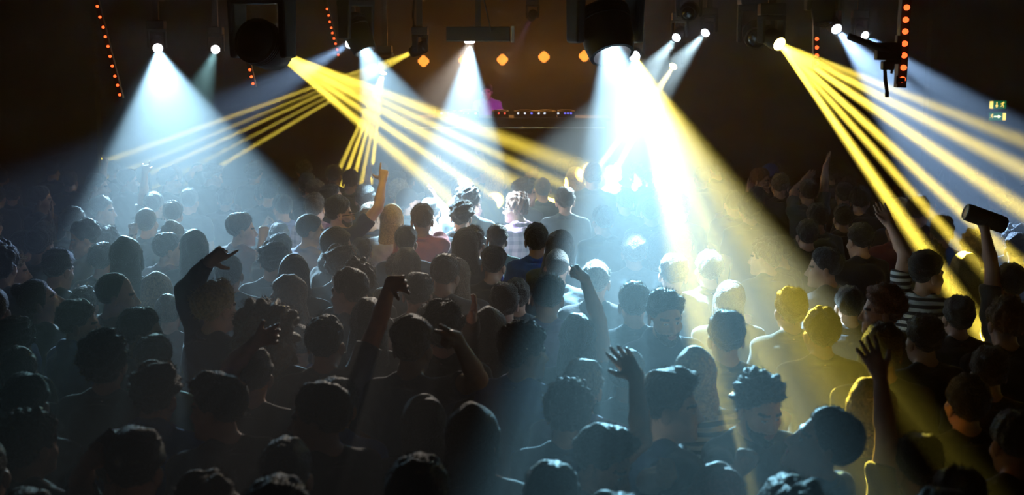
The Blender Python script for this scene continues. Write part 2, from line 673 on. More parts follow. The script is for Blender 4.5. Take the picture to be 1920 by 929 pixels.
def hair_field(style, seed):
    lo, hi = (-.16, -.21, -.42 if style in ('long', 'longwavy', 'bob', 'bigcurly', 'pony') else -.14), (.16, .16, .25)
    st = .0075
    f = Field(ticks(lo[0], hi[0], st, []), ticks(lo[1], hi[1], st, []), ticks(lo[2], hi[2], st * 1.1, []))
    x, y, z = f.grid((slice(None),) * 3)
    th = {'buzz': .006, 'short': .015, 'crop': .012, 'quiff': .015, 'curly': .024, 'messy': .022, 'long': .017,
          'longwavy': .020, 'bob': .019, 'bigcurly': .075, 'bun': .012, 'pony': .013, 'fade': .012, 'thin': .004, 'slick': .012}[style]
    top = np.clip(z / .10, 0, 1)
    front = np.clip((y - .0) / .08, 0, 1)
    t = th * (.55 + .45 * top)
    if style == 'quiff':
        t = t + .026 * top * front
    if style == 'fade':
        t = .004 + .018 * np.clip((z - .045) / .05, 0, 1)
    if style == 'slick':
        t = t + .010 * top * np.clip(-y / .1, 0, 1)
    if style in ('bigcurly', 'curly', 'messy'):
        t = th * (.7 + .3 * top)
    yy = y.ravel()
    if style in ('long', 'longwavy', 'bob', 'bigcurly', 'pony', 'bun'):
        hl = np.interp(yy, [-.1, -.04, .0, .04, .075, .1], [-.10, -.085, -.075, .03, .085, .098])
    elif style == 'thin':
        hl = np.interp(yy, [-.1, -.04, .0, .03, .05, .1], [-.06, -.03, .00, .075, .12, .2])
    else:
        hl = np.interp(yy, [-.1, -.05, -.02, .025, .055, .08, .1], [-.078, -.05, .0, .012, .055, .074, .086])
    if style not in ('long', 'longwavy', 'bob', 'bigcurly'):
        t = .0015 + (t - .0015) * np.clip((z - hl[None, :, None]) / .035, 0, 1) ** .7       # thins out to the hairline
    q = (x / (.077 + t)) ** 2 + ((y + .016) / (.097 + t)) ** 2 + ((z - .048) / (.089 + t)) ** 2
    d = (np.sqrt(q) - 1) * (.08 + t)
    d = np.maximum(d, (hl[None, :, None] - z) * .8)
    if style in ('long', 'longwavy', 'bob'):
        zb = {'long': -.34, 'longwavy': -.30, 'bob': -.14}[style]
        u = np.clip(-z / -zb, 0, 1)
        wx = .088 + .012 * np.sin(u * 3.1) + (.02 * u if style == 'longwavy' else 0)
        wy = .060 - .012 * u
        yc = -.045 - .045 * np.clip(u * 2, 0, 1)
        c = (np.sqrt((x / wx) ** 2 + ((y - yc) / wy) ** 2) - 1) * .055
        c = np.maximum(c, np.maximum(z - .05, zb - z + .02 * np.cos(x * 30)))
        for s in (-1, 1):                      # locks beside the face
            lk = np.sqrt(((x - .078 * s) / .017) ** 2 + ((y - .012) / .034) ** 2) - 1
            lk = np.maximum(lk * .017, np.maximum(z - .05, (zb * .55) - z))
            c = np.minimum(c, lk)
        k = .02
        h = np.clip(k - np.abs(c - d), 0, None) / k
        d = np.minimum(c, d) - h * h * k * .25
    if style == 'bigcurly':
        c = (np.sqrt((x / .155) ** 2 + ((y + .05) / .13) ** 2 + ((z + .02) / .165) ** 2) - 1) * .13
        c = np.maximum(c, (y - .045) + 0 * x + 0 * z)
        d = np.minimum(d, c)
    if style == 'bun':
        d = np.minimum(d, np.sqrt(x ** 2 + (y + .085) ** 2 + (z - .120) ** 2) - .042)
    if style == 'pony':
        d = np.minimum(d, np.sqrt(x ** 2 + (y + .115) ** 2 + (z - .045) ** 2) - .026)
        u = np.clip((-z + .04) / .30, 0, 1)
        c = np.sqrt((x / .030) ** 2 + ((y + .125 + .02 * u) / .026) ** 2) - 1
        d = np.minimum(d, np.maximum(c * .028, np.maximum(z - .04, -.28 - z)))
    f.a[...] = d
    P, Q = f.mesh()
    amp, fr = {'buzz': (.001, 60), 'short': (.005, 55), 'crop': (.004, 60), 'quiff': (.006, 50), 'curly': (.012, 75), 'messy': (.012, 50),
               'long': (.004, 35), 'longwavy': (.008, 32), 'bob': (.005, 38), 'bigcurly': (.022, 52), 'bun': (.004, 45), 'pony': (.004, 40),
               'fade': (.004, 60), 'thin': (.001, 50), 'slick': (.003, 40)}[style]
    P = smooth_verts(P, Q, 1, .4)
    C = np.array([0, -.016, .048 if style != 'long' else .02])
    D = P - C
    if style in ('long', 'longwavy', 'bob', 'pony', 'slick', 'bun'):
        S = P * np.array([1.6, 1.2, .25])      # strands run downwards
    else:
        S = P
    n = hash_noise(S, fr, seed) * amp
    D /= np.maximum(np.linalg.norm(D, axis=1), 1e-6)[:, None]
    if style in ('long', 'longwavy', 'bob', 'pony'):
        D[:, 2] *= np.clip((P[:, 2] + .02) / .1, 0, 1)
    P = P + D * np.clip(n, -amp * .5, amp * 1.4)[:, None]
    # loose hairs that catch the back light
    r = np.random.default_rng(seed + 5)
    nst = {'buzz': 300, 'thin': 150, 'bigcurly': 2600, 'curly': 1500, 'messy': 1400}.get(style, 1000)
    pick = r.integers(0, len(P), nst * 2)
    pick = pick[P[pick][:, 2] > (-.04 if style not in ('long', 'longwavy', 'bigcurly', 'bob') else -.30)][:nst]
    B, N = P[pick], (P[pick] - C)
    N /= np.maximum(np.linalg.norm(N, axis=1), 1e-6)[:, None]
    ln = {'buzz': .004, 'short': .012, 'crop': .010, 'quiff': .016, 'curly': .016, 'messy': .022, 'bigcurly': .030, 'thin': .004, 'fade': .010}.get(style, .016)
    L = ln * r.uniform(.5, 1.5, len(B))[:, None]
    if style in ('long', 'longwavy', 'bob', 'bun', 'pony', 'slick'):
        dirn = N * .35 + np.array([0, -.1, -.8]) + r.normal(size=N.shape) * .3
    elif style in ('curly', 'bigcurly', 'messy'):
        dirn = N * .8 + r.normal(size=N.shape) * .55
    else:
        dirn = N * .6 + np.array([0, .25, .25]) + r.normal(size=N.shape) * .3
    dirn /= np.linalg.norm(dirn, axis=1)[:, None]
    side = np.cross(dirn, r.normal(size=N.shape))
    side /= np.maximum(np.linalg.norm(side, axis=1), 1e-6)[:, None]
    n0 = len(P)
    wv = .0013
    V = np.concatenate([P, B - N * .003 - side * wv, B - N * .003 + side * wv, B + dirn * L])
    m = len(B)
    T = np.stack([n0 + np.arange(m), n0 + m + np.arange(m), n0 + 2 * m + np.arange(m)], 1)
    return mesh_np('hair', V, Q, tris=T)

HAIR_CACHE = {}
def hair_mesh(style, variant=0):
    k = (style, variant)
    if k not in HAIR_CACHE:
        HAIR_CACHE[k] = hair_field(style, 100 + variant * 17 + len(style) * 3)
    return HAIR_CACHE[k]

def beard_mesh():
    f = Field(ticks(-.1, .1, .007, []), ticks(-.04, .13, .007, []), ticks(-.15, .03, .007, []))
    I = Matrix.Identity(4)
    f.ell(I, (0, .030, -.032), (.064, .069, .088), .01)
    f.ell(I, (0, .054, -.084), (.046, .044, .038), .02)
    f.ell(I, (0, .083, -.106), (.024, .020, .019), .018)
    x, y, z = f.grid((slice(None),) * 3)
    ux = np.abs(x)
    line = np.where(ux < .03, -.052, -.052 + (ux - .03) * 1.3)
    f.a = np.maximum(f.a, (z - line) + 0 * y).astype(np.float32)
    f.a = np.maximum(f.a, (-.005 - y) + 0 * x + 0 * z).astype(np.float32)
    mouth = np.sqrt((x / .020) ** 2 + ((z + .069) / .012) ** 2) - 1
    f.a = np.maximum(f.a, np.where(y > .075, -mouth * .01, -1)).astype(np.float32)
    P, Q = f.mesh()
    P = P + hash_noise(P, 90, 3)[:, None] * .0012
    return mesh_np('beard', P, Q)

def cap_mesh():
    f = Field(ticks(-.13, .13, .008, []), ticks(-.14, .22, .008, []), ticks(-.02, .17, .007, []))
    I = Matrix.Identity(4)
    f.ell(I, (0, -.014, .048), (.091, .112, .108), .01)
    x, y, z = f.grid((slice(None),) * 3)
    f.a = np.maximum(f.a, .022 - z + np.clip(y, -.1, .1) * .15 + 0 * x).astype(np.float32)
    br = (np.sqrt((x / .085) ** 2 + ((y - .075) / .105) ** 2) - 1) * .08
    br = np.maximum(br, np.abs(z - .040 + x ** 2 * 2.2) - .006)
    br = np.maximum(br, .04 - y + 0 * z)
    f.a = np.minimum(f.a, br).astype(np.float32)
    P, Q = f.mesh()
    return mesh_np('cap', P, Q)

def glasses_mesh():
    mb = MB()
    for s in (-1, 1):
        mb.box((.033 * s, .108, .002), (.052, .006, .036), bev=.0025)
        mb.tube([(.058 * s, .106, .008), (.080 * s, .06, .006), (.086 * s, -.02, .002)], .003, 6)
    mb.box((0, .110, .010), (.018, .005, .006))
    me = bpy.data.meshes.new('sunglasses')
    me.from_pydata([tuple(p) for p in mb.v], [], mb.f)
    me.update()
    return me

SKIN = [principled('skin_light', (.62, .36, .26), .5, spec=.4, var=.06, vscale=30), principled('skin_tan', (.50, .28, .19), .5, spec=.4, var=.06, vscale=30),
        principled('skin_deep', (.30, .16, .10), .45, spec=.4, var=.06, vscale=30)]
EYE = principled('eye_white', (.7, .68, .65), .2)
BROW = principled('brow_dark', (.035, .025, .02), .7)
LIP = principled('lip', (.45, .17, .15), .4)
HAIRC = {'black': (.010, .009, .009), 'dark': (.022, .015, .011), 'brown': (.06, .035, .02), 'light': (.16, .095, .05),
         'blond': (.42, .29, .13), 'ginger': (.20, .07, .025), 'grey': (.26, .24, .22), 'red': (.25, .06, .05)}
def hair_mat(c):
    return principled('hair_' + c, HAIRC[c], .55, spec=.25, var=.4, vscale=70, bump=.7, bscale=120, sheen=.35)
CLOTH = {'black': (.012, .012, .014), 'dark': (.025, .025, .030), 'charcoal': (.055, .055, .06), 'navy': (.015, .025, .07), 'blue': (.02, .10, .45), 'denim': (.06, .12, .26),
         'grey': (.15, .15, .16), 'white': (.62, .62, .62), 'pink': (.48, .11, .14), 'violet': (.22, .18, .36), 'teal': (.02, .17, .18),
         'green': (.02, .30, .18), 'olive': (.05, .05, .025), 'maroon': (.12, .025, .035), 'slate': (.06, .085, .10), 'brown': (.10, .06, .04), 'yellow': (.4, .3, .06), 'magenta': (.45, .16, .42), 'lightblue': (.2, .3, .42)}
def cloth_mat(c):
    if c == 'stripes':
        return principled('cloth_stripes', (.6, .6, .6), .85, pattern='stripes', col2=(.02, .02, .025))
    if c == 'plaid':
        return principled('cloth_plaid', (.5, .5, .55), .85, pattern='plaid', col2=(.06, .09, .22))
    if c == 'redplaid':
        return principled('cloth_redplaid', (.5, .28, .35), .85, pattern='plaid', col2=(.16, .03, .10))
    return principled('cloth_' + c, CLOTH[c], .85, spec=.25, bump=.25, bscale=25, var=.15, vscale=12, sheen=.3)
# ---------------------------------------------------------------- the room
BLACKWALL = principled('black_painted_wall', (.012, .012, .013), .8, bump=.2, bscale=14, var=.3, vscale=2)
FLOORM = principled('club_floor', (.02, .02, .022), .45, bump=.15, bscale=8, var=.4, vscale=3)
BLACKMET = principled('black_metal', (.010, .010, .011), .5, metal=.0, spec=.3, bump=.1, bscale=60)
BLACKPL = principled('black_plastic', (.008, .008, .009), .55, spec=.3, bump=.1, bscale=80)
ALU = principled('aluminium_pipe', (.45, .45, .46), .35, metal=1., bump=.05, bscale=50)
STAGEM = principled('stage_carpet', (.02, .018, .018), .9, bump=.3, bscale=120)
RUBBER = principled('black_cable', (.01, .01, .01), .7, bump=.1, bscale=60)

def slab(name, a, b, mat, label=None):
    mb = MB().box([(a[i] + b[i]) / 2 for i in range(3)], [b[i] - a[i] for i in range(3)])
    return structure(mb.build(name, mat), label)
WX, WB, CEIL = 6.75, 17.3 * DK, 4.35
YS = 14.05 * DK
slab('floor', (-WX - .2, -2, -.2), (WX + .2, WB + .2, 0), FLOORM, 'dark club dance floor')
slab('ceiling', (-WX - .2, -2, CEIL), (WX + .2, WB + .2, CEIL + .2), BLACKWALL, 'black club ceiling')
slab('wall_left', (-WX - .2, -2, 0), (-WX, WB + .2, CEIL), BLACKWALL, 'black side wall on the left')
slab('wall_right', (WX, -2, 0), (WX + .2, WB + .2, CEIL), BLACKWALL, 'black side wall on the right')
slab('wall_back', (-WX, WB, 0), (WX, WB + .2, CEIL), BLACKWALL, 'dark wall behind the stage')
slab('wall_front', (-WX, -2.2, 0), (WX, -2, CEIL), BLACKWALL, 'black wall behind the photographer')
slab('wall_back_right', (5.2, YS, 0), (WX, YS + .2, CEIL), BLACKWALL, 'black wall beside the stage carrying the exit signs')
slab('wall_back_left', (-WX, YS, 0), (-5.2, YS + .2, CEIL), BLACKWALL, 'black wall on the far side of the stage')

# ---------------------------------------------------------------- trusses
def truss(name, d, z, x0, x1, label, w=.24, step=.24):
    t = empty(name, ((x0 + x1) / 2, d, z))
    tag(t, label, 'truss', 'lighting trusses')
    L = x1 - x0
    tube = MB().tube([(-L / 2, 0, 0), (L / 2, 0, 0)], .024, 10)
    first = tube.build('chord', ALU, t, True)
    for dy, dz in ((0, 0), (w, 0), (0, w), (w, w)):
        c = first if (dy, dz) == (0, 0) else link('chord', first.data, t)
        c.location = (0, dy, dz)
    br = bpy.data.meshes.new('brace')
    mb = MB().tube([(-step / 2, 0, 0), (step / 2, 0, w)], .009, 6)
    br.from_pydata([tuple(p) for p in mb.v], [], mb.f); br.materials.append(ALU)
    bb = bpy.data.meshes.new('brace')
    mb = MB().tube([(-step / 2, 0, w), (step / 2, 0, 0)], .009, 6)
    bb.from_pydata([tuple(p) for p in mb.v], [], mb.f); bb.materials.append(ALU)
    n = int(L / step)
    for i in range(n):
        for dy in (0, w):
            o = link('brace', (br, bb)[i % 2], t)
            o.location = (-L / 2 + (i + .5) * step, dy, 0)
    return t
T_FAR = truss('lighting_truss', 12.2 * DK, 3.54, -WX + .02, WX - .02, 'aluminium lattice truss across the room in front of the stage')
T_NEAR = truss('lighting_truss', 7.0 * DK, 3.98, -WX + .02, WX - .02, 'aluminium lattice truss over the middle of the crowd')
T_MID = truss('lighting_truss', 9.6 * DK, 3.80, -WX + .02, WX - .02, 'aluminium lattice truss between the two others')
TRUSS = {'far': (12.2 * DK, 3.54), 'mid': (9.6 * DK, 3.80), 'near': (7.0 * DK, 3.98)}

# ---------------------------------------------------------------- lamps
def spot_lamp(parent, S, T, half, watts, col, blend=.35, r=.03, fwd=.05):
    l = bpy.data.lights.new('spot_beam', 'SPOT')
    l.energy = watts
    l.color = col
    l.spot_size = 2 * math.radians(half)
    l.spot_blend = blend
    l.shadow_soft_size = r
    o = bpy.data.objects.new('spot_beam', l)
    COL.objects.link(o)
    o.parent = parent
    S = Vector(S)
    o.location = S + (Vector(T) - S).normalized() * fwd - parent.location
    o.rotation_euler = (Vector(T) - S).to_track_quat('-Z', 'Y').to_euler()
    return o

def lens_mat(name, col, e):
    return principled('lens_' + name, (.05, .05, .05), .15, emit=col, estr=e)
LENS = {'white': lens_mat('white', (.85, .9, 1), 40), 'yellow': lens_mat('yellow', (1, .75, .18), 40), 'cool': lens_mat('cool', (.75, .85, 1), 30),
        'off': principled('lens_dark_glass', (.02, .02, .025), .08, spec=.8, bump=.02, bscale=30)}

def moving_head(S, T, s, lens, truss_at, label, group='moving head lamps', short=1., recess=0.):
    S, T = Vector(S), Vector(T)
    aim = (T - S).normalized()
    piv = S - aim * (.22 * s * short)
    ty, tz = truss_at
    top = tz - .03
    root = empty('moving_head_lamp', (piv.x, piv.y, top))
    tag(root, label, 'stage light', group)
    o0 = root.location
    hor = Vector((aim.x, aim.y, 0))
    hor = hor.normalized() if hor.length > .05 else Vector((0, -1, 0))
    ax = Vector((0, 0, 1)).cross(hor).normalized()
    B = Matrix((ax, hor, Vector((0, 0, 1)))).transposed().to_4x4()
    B.translation = piv - o0
    # lamp housing: ribbed barrel
    Hm = frame_to(S - o0, aim)
    prof = [(.03, -.385), (.085, -.375), (.112, -.34), (.122, -.28), (.126, -.20), (.122, -.10), (.112, -.03), (.108, .0), (.092, .002), (.090, -.02 - recess / short)]
    hd = MB().lathe([(r * s, z * s * short) for r, z in prof], 28, Hm).build('lamp_housing', BLACKPL, root, True)
    fins = MB()
    for z in (-.33, -.305, -.28, -.255):
        z *= short
        fins.lathe([(.118 * s, (z - .006) * s), (.131 * s, (z - .004) * s), (.131 * s, (z + .004) * s), (.118 * s, (z + .006) * s)], 28, Hm)
    fins.build('cooling_fins', BLACKPL, hd, True)
    MB().lathe([(.088 * s, -.015 * s), (.080 * s, -.004 * s), (.05 * s, .006 * s), (.01 * s, .010 * s)], 24, Hm @ Matrix.Translation((0, 0, -recess * s))).build('lens', LENS[lens], root, True)
    yk = MB()
    for q in (-1, 1):
        bm = bmesh.new()
        bmesh.ops.create_cube(bm, size=1)
        for p in bm.verts:
            p.co = Vector((q * .158 * s + p.co.x * .045 * s, p.co.y * (.13 if p.co.z < 0 else .16) * s, .095 * s + p.co.z * .34 * s))
        bmesh.ops.bevel(bm, geom=bm.edges[:], offset=.02 * s, segments=3, profile=.6, affect='EDGES')
        yk.bm(bm, B)
    yk.box((0, 0, .255 * s), (.36 * s, .16 * s, .06 * s), B, .015 * s)
    yk.build('yoke', BLACKPL, root)
    zb = (piv.z + .285 * s) - o0.z
    h = max(.08, min(.16 * s, -zb - .06))
    MB().box((0, 0, zb + h / 2), (.34 * s, .25 * s, h), None, .02 * s).build('base', BLACKPL, root)
    cl = MB()
    cl.box((0, 0, (zb + h) / 2), (.06, .05, max(.02, -(zb + h))), None)
    dy = ty - piv.y
    if abs(dy) > .03:
        cl.box((0, dy / 2, -.02), (.05, abs(dy) + .05, .04), None)
    cl.build('clamp', BLACKMET, root)
    return root

WHITE, COOL, TEAL, YEL, AMB = (.44, .76, 1), (.38, .62, 1), (.45, .90, .95), (1, .74, .08), (1, .80, .35)
def fan(root, S, pts, half, watts, col, blend=.6):
    """a gobo splits the lamp's light into separate narrow rays that leave the lens side by side"""
    S = Vector(S)
    for u, v, d, *k in pts:
        w = k[0] if k else 1.
        hh = k[1] if len(k) > 1 else half
        l = bpy.data.lights.new('ray', 'AREA')
        l.shape = 'DISK'
        l.size = .045
        l.spread = 2 * math.radians(hh)
        l.energy = watts * w * RAYK
        l.color = col
        o = bpy.data.objects.new('ray', l)
        COL.objects.link(o)
        o.parent = root
        dr = (at(u, v, d) - S).normalized()
        o.location = S + dr * .05 - root.location
        o.rotation_euler = dr.to_track_quat('-Z', 'Y').to_euler()

# fixtures in the order of the photograph, left to right: (lens pixel, metres away) -> (aim)
S = at(296, 91, 11.9); T = at(362, 490, 8.7)
r = moving_head(S, T, .55, 'white', TRUSS['far'], 'small moving head lamp throwing the wide white beam farthest left')
spot_lamp(r, S, T, 14, 3100 * BEAM, WHITE, .25)
spot_lamp(r, S, at(330, 740, 4.6), 6.5, 360 * BEAM, WHITE, .9)  # added weak beam, only to rim the lower left crowd
S = at(404, 93, 12.1); T = at(240, 560, 5.7)
r = moving_head(S, T, .5, 'white', TRUSS['far'], 'small moving head lamp throwing a faint teal beam down left')
spot_lamp(r, S, T, 3.8, 650 * BEAM, TEAL, .8)
S = at(519, 98, 7.3); T = at(950, 330, 11.0)
r = moving_head(S, T, 1.12, 'yellow', TRUSS['near'], 'large black moving head lamp throwing yellow rays to the right', short=.75)
fan(r, S, [(1062, 306, 11., 1.3, 1.4), (1005, 324, 11., .7, .8), (955, 338, 11., 1.2, 1.2), (898, 356, 11., .8, .8), (842, 372, 11., 1.1, 1.2)], 1.3, 60000 * BEAM, YEL, .8)
S = at(655, 83, 11.6); T = at(160, 372, 7.2)
r = moving_head(S, T, .5, 'cool', TRUSS['far'], 'small moving head lamp throwing a pale blue beam leftwards')
spot_lamp(r, S, T, 4.5, 1500 * BEAM, COOL, .8)
S = at(685, 97, 10.0); T = at(785, 330, 9.7)
r = moving_head(S, T, .95, 'white', TRUSS['mid'], 'black moving head lamp above the yellow pair, beam falling right', recess=.15)
spot_lamp(r, S, T, 24, 2500 * BEAM, WHITE, .3, .02, -.12)
S = at(718, 137, 13.2); T = at(660, 345, 12.6)
r = moving_head(S, T, .5, 'yellow', (S.y, CEIL), 'small low moving head lamp throwing yellow rays almost straight down')
fan(r, S, [(622, 350, 12.6, .8), (640, 352, 12.6, 1.1), (658, 354, 12.6, 1.2), (676, 354, 12.6, .8), (694, 352, 12.6, 1.1)], 1.0, 26000 * BEAM, YEL)
S = at(773, 98, 11.8); T = at(400, 275, 13.3)
r = moving_head(S, T, .5, 'yellow', TRUSS['far'], 'small moving head lamp throwing a fan of yellow rays leftwards')
fan(r, S, [(385, 236, 13.3, 1.0), (385, 258, 13.3, .5, .3), (388, 276, 13.3, .8, .4), (395, 296, 13.3, .5, .3), (405, 316, 13.3, 1.0)], .55, 24000 * BEAM, YEL, .8)
S = at(1148, 104, 7.6); T = Vector((S.x + .30, S.y - .75, 1.6))
BIGHEAD = moving_head(S, T, 1.40, 'white', TRUSS['near'], 'largest black moving head lamp throwing the dazzling white beam', short=.70, recess=.15)
spot_lamp(BIGHEAD, S, T, 25, 3000 * BEAM, WHITE, .3, .03, -.16)
S = at(1190, 106, 11.8); T = at(1235, 640, 4.9)
r = moving_head(S, T, .6, 'white', TRUSS['far'], 'moving head lamp half hidden behind the largest one, aimed at the crowd')
spot_lamp(r, S, T, 4.5, 10000 * BEAM, (.34, .76, 1), .7)
fan(r, S, [(1590, 760, 4.5, .75, 1.9), (1475, 800, 4.5, .4, .9), (1360, 780, 4.5, .8, 1.2)], 1.5, 9000 * BEAM, (1, .80, .10))
S = at(1268, 71, 12.1); T = at(1020, 385, 9.6)
r = moving_head(S, T, .5, 'cool', TRUSS['far'], 'small moving head lamp right of the dazzling beam, lower of two')
spot_lamp(r, S, T, 9, 1700 * BEAM, (.62, .88, 1), .5)
S = at(1262, 125, 13.0); T = at(1195, 225, 12.4)
r = moving_head(S, T, .5, 'yellow', (S.y, CEIL), 'small low moving head lamp with a warm narrow ray beside the dazzling beam')
fan(r, S, [(1188, 225, 12.4), (1205, 228, 12.4)], 1.0, 11000 * BEAM, AMB)
S = at(1322, 62, 12.1); T = at(1050, 370, 9.8)
r = moving_head(S, T, .5, 'cool', TRUSS['far'], 'small moving head lamp right of the dazzling beam, upper of two')
spot_lamp(r, S, T, 9, 1700 * BEAM, (.62, .88, 1), .5)
S = at(1462, 83, 9.2); T = at(1780, 330, 7.6)
r = moving_head(S, T, .62, 'yellow', TRUSS['mid'], 'moving head lamp throwing broad yellow rays to the lower right')
fan(r, S, [(1702, 425, 7.4, 1.3, 1.2), (1748, 404, 7.4, .6, .8), (1790, 385, 7.4, .9, 1.1), (1850, 348, 7.4, 1.2, 1.5), (1905, 312, 7.4, .9, 1.6), (1955, 280, 7.4, .5, 1.5)], 1.4, 22000 * BEAM, YEL)
S = at(1569, 55, 11.8); T = at(1740, 260, 10.0)
r = moving_head(S, T, .6, 'cool', TRUSS['far'], 'moving head lamp throwing the pale blue beam at upper right')
spot_lamp(r, S, T, 9.5, 4600 * BEAM, COOL, .5)
S = at(1622, 67, 11.8); T = at(1860, 235, 10.2)
r = moving_head(S, T, .5, 'cool', TRUSS['far'], 'small moving head lamp behind the black clamp arm')
spot_lamp(r, S, T, 6, 4200 * BEAM, COOL, .6)
# unlit moving heads
for (u, v, d, tu, tv, td, s, tr, lb) in ((1418, 72, 10.3, 1440, 200, 7.8, .95, 'mid', 'unlit moving head lamp left of the broad yellow rays'),
                                         (1290, 26, 9.3, 1250, 120, 7.5, .6, 'mid', 'unlit moving head lamp at the top edge right of the dazzling beam'),
                                         (1545, 45, 9.3, 1560, 300, 9.0, .8, 'mid', 'unlit black moving head lamp beside the pale blue beam')):
    moving_head(at(u, v, d), at(tu, tv, td), s, 'off', TRUSS[tr], lb)

# rectangular wash lamp in the middle
c = at(897, 64, 10.4)
w = empty('wash_light', (c.x, c.y, TRUSS['mid'][1] - .03))
tag(w, 'long black box wash light throwing the central white beam', 'stage light')
dz = c.z - w.location.z
MB().box((0, 0, dz), (.58, .24, .135), None, .01).build('housing', BLACKPL, w)
MB().box((.315, 0, dz), (.03, .20, .15), None, .004).build('side_bracket', ALU, w)
MB().box((0, -.10, dz / 2 + .03), (.05, .03, -dz - .06)).box((0, (TRUSS['mid'][0] - c.y) / 2 - .05, -.01), (.05, abs(TRUSS['mid'][0] - c.y) + .15, .03)).build('hanger', BLACKMET, w)
MB().lathe([(.05, 0), (.045, -.012), (.01, -.016)], 20, Matrix.Translation((-.08, -.03, dz - .066))).build('lens', LENS['white'], w, True)
MB().tube([(.03, -.13, 0), (.05, -.14, dz * .5), (.12, -.14, dz + .02), (.16, -.13, dz + .06)], .008, 6).build('cable', RUBBER, w)
S = at(882, 79, 10.37)
spot_lamp(w, S, at(866, 345, 9.8), 20, 4800 * BEAM, WHITE, .3)
spot_lamp(w, S, at(690, 640, 5.2), 8.5, 620 * BEAM, (1, .88, .75), .9)  # added warm fill beam for rims on the crowd left of centre

# orange blinders on the back wall
ORL = principled('lens_orange', (.3, .1, .02), .3, emit=(1, .30, .035), estr=3.4)
for i, (u, v, st) in enumerate(((794, 115, 'first from the left'), (870, 113, 'second from the left'), (942, 112, 'in the centre'), (1020, 107, 'second from the right'), (1096, 105, 'first from the right'))):
    p = at(u, v, 16.6)
    b = empty('blinder_lamp', (p.x, WB, p.z))
    tag(b, 'round orange blinder lamp on the wall behind the stage, ' + st, 'stage light', 'orange blinders')
    dy = p.y - WB
    Mx = Matrix.Translation((0, dy, 0)) @ Euler((math.pi / 2, 0, 0)).to_matrix().to_4x4()
    MB().lathe([(.06, -.25), (.085, -.22), (.098, -.04), (.104, 0), (.09, .0), (.085, -.03)], 24, Mx).build('housing', BLACKMET, b, True)
    MB().box((0, dy / 2 + .1, 0), (.05, abs(dy) - .2, .05)).build('wall_bracket', BLACKMET, b)
    cells = MB()
    for gx in range(-4, 5):
        for gz in range(-4, 5):
            if gx * gx + gz * gz <= 17:
                cells.box((gx * .018, dy + .012, gz * .018), (.0135, .02, .0135))
    cells.build('lens', ORL, b)
    spot_lamp(b, (p.x, p.y - .02, p.z), at(u * .8 + 190, 420, 9), 42, 15 * BEAM, (1, .42, .10), .8, .07)

# ---------------------------------------------------------------- red LED battens
REDL = principled('led_red', (.3, .03, .01), .3, emit=(1, .10, .02), estr=3.2)
def batten(pix, d, dia, label, above=.2):
    pts = [at(u, v, d) for u, v in pix]
    a, b = pts[0], pts[-1]
    dr = (b - a).normalized()
    t = (CEIL - .002 - a.z) / -dr.z if abs(dr.z) > .1 else .3
    topp = a + dr * -abs(t)
    root = empty('led_batten', tuple(topp))
    tag(root, label, 'light', 'red LED battens')
    L = (b - topp).length + dia * 1.4
    rot = dr.to_track_quat('Z', 'Y').to_matrix().to_4x4()
    off = Vector((0, dia * 1.1 + .012, 0))
    hs = MB().box((0, 0, L / 2), (dia * 2.1, dia * 1.6, L), rot, .003)
    hs.v = [v + off for v in hs.v]
    hs.build('housing', BLACKMET, root)
    ld = None
    for p in pts:
        q = p - topp
        if ld is None:
            mb = MB().lathe([(dia * .5, .012), (dia * .46, -.004), (dia * .3, -.012), (.002, -.015)], 14, Euler((-math.pi / 2, 0, 0)).to_matrix().to_4x4())
            o = mb.build('led', REDL, root, True)
            ld = o.data
        else:
            o = link('led', ld, root)
        o.location = q
    return root
batten([(182, 12), (187, 32), (193, 51), (197, 69), (202, 87), (206, 106), (210, 124), (215, 143), (220, 160), (224, 178)], 9.3, .022, 'leaning batten of ten small red LEDs at far left')
batten([(468, 131), (471, 144), (474, 157)], 10.5, .026, 'short batten of three red LEDs below the large left moving head')
batten([(613, 17), (616, 29), (618, 41), (621, 52), (623, 62), (626, 72), (629, 82), (632, 93), (634, 103)], 12.6, .024, 'batten of small red LEDs left of the black moving head')
batten([(1701, 14), (1699, 37), (1698, 59), (1697, 82), (1696, 104), (1695, 127), (1693, 149)], 6.85, .036, 'batten of seven large red LEDs beside the black clamp arm')
batten([(1532, 73), (1532, 89), (1532, 104), (1532, 119)], 10.3, .034, 'batten of four red LEDs crossed by the yellow rays')

# clamp arm hanging beside the right batten
g = at(1668, 95, 6.80)
cr = empty('clamp_arm', tuple(g))
tag(cr, 'black clamp arm with tube and hanging handle beside the LED batten', 'camera mount')
def lp(u, v, dd=0.):
    return at(u, v, 6.80 + dd) - g
MB().tube([lp(1591, 68, -.05), lp(1640, 86, -.03), lp(1688, 104, 0)], [.020, .021, .021], 14).build('tube_arm', BLACKMET, cr, True)
MB().box(lp(1660, 96), (.115, .07, .105), None, .006).build('mount_block', BLACKPL, cr)
mb = MB().box(lp(1664, 123), (.07, .06, .05), None, .006)
mb.box(lp(1674, 116), (.09, .03, .025)).box(lp(1672, 130), (.012, .012, .05)).box(lp(1684, 92), (.03, .05, .16))
mb.build('clamp', BLACKMET, cr)
MB().tube([lp(1659, 128), lp(1660, 150), lp(1663, 172)], [.010, .012, .010], 10).build('handle', BLACKMET, cr, True)
MB().box(lp(1663, 177), (.022, .022, .035), None, .005).build('handle_grip', RUBBER, cr)
MB().box(lp(1688, 150), (.05, .03, .025)).box(lp(1681, 150), (.012, .03, .05)).build('end_bracket', BLACKMET, cr)

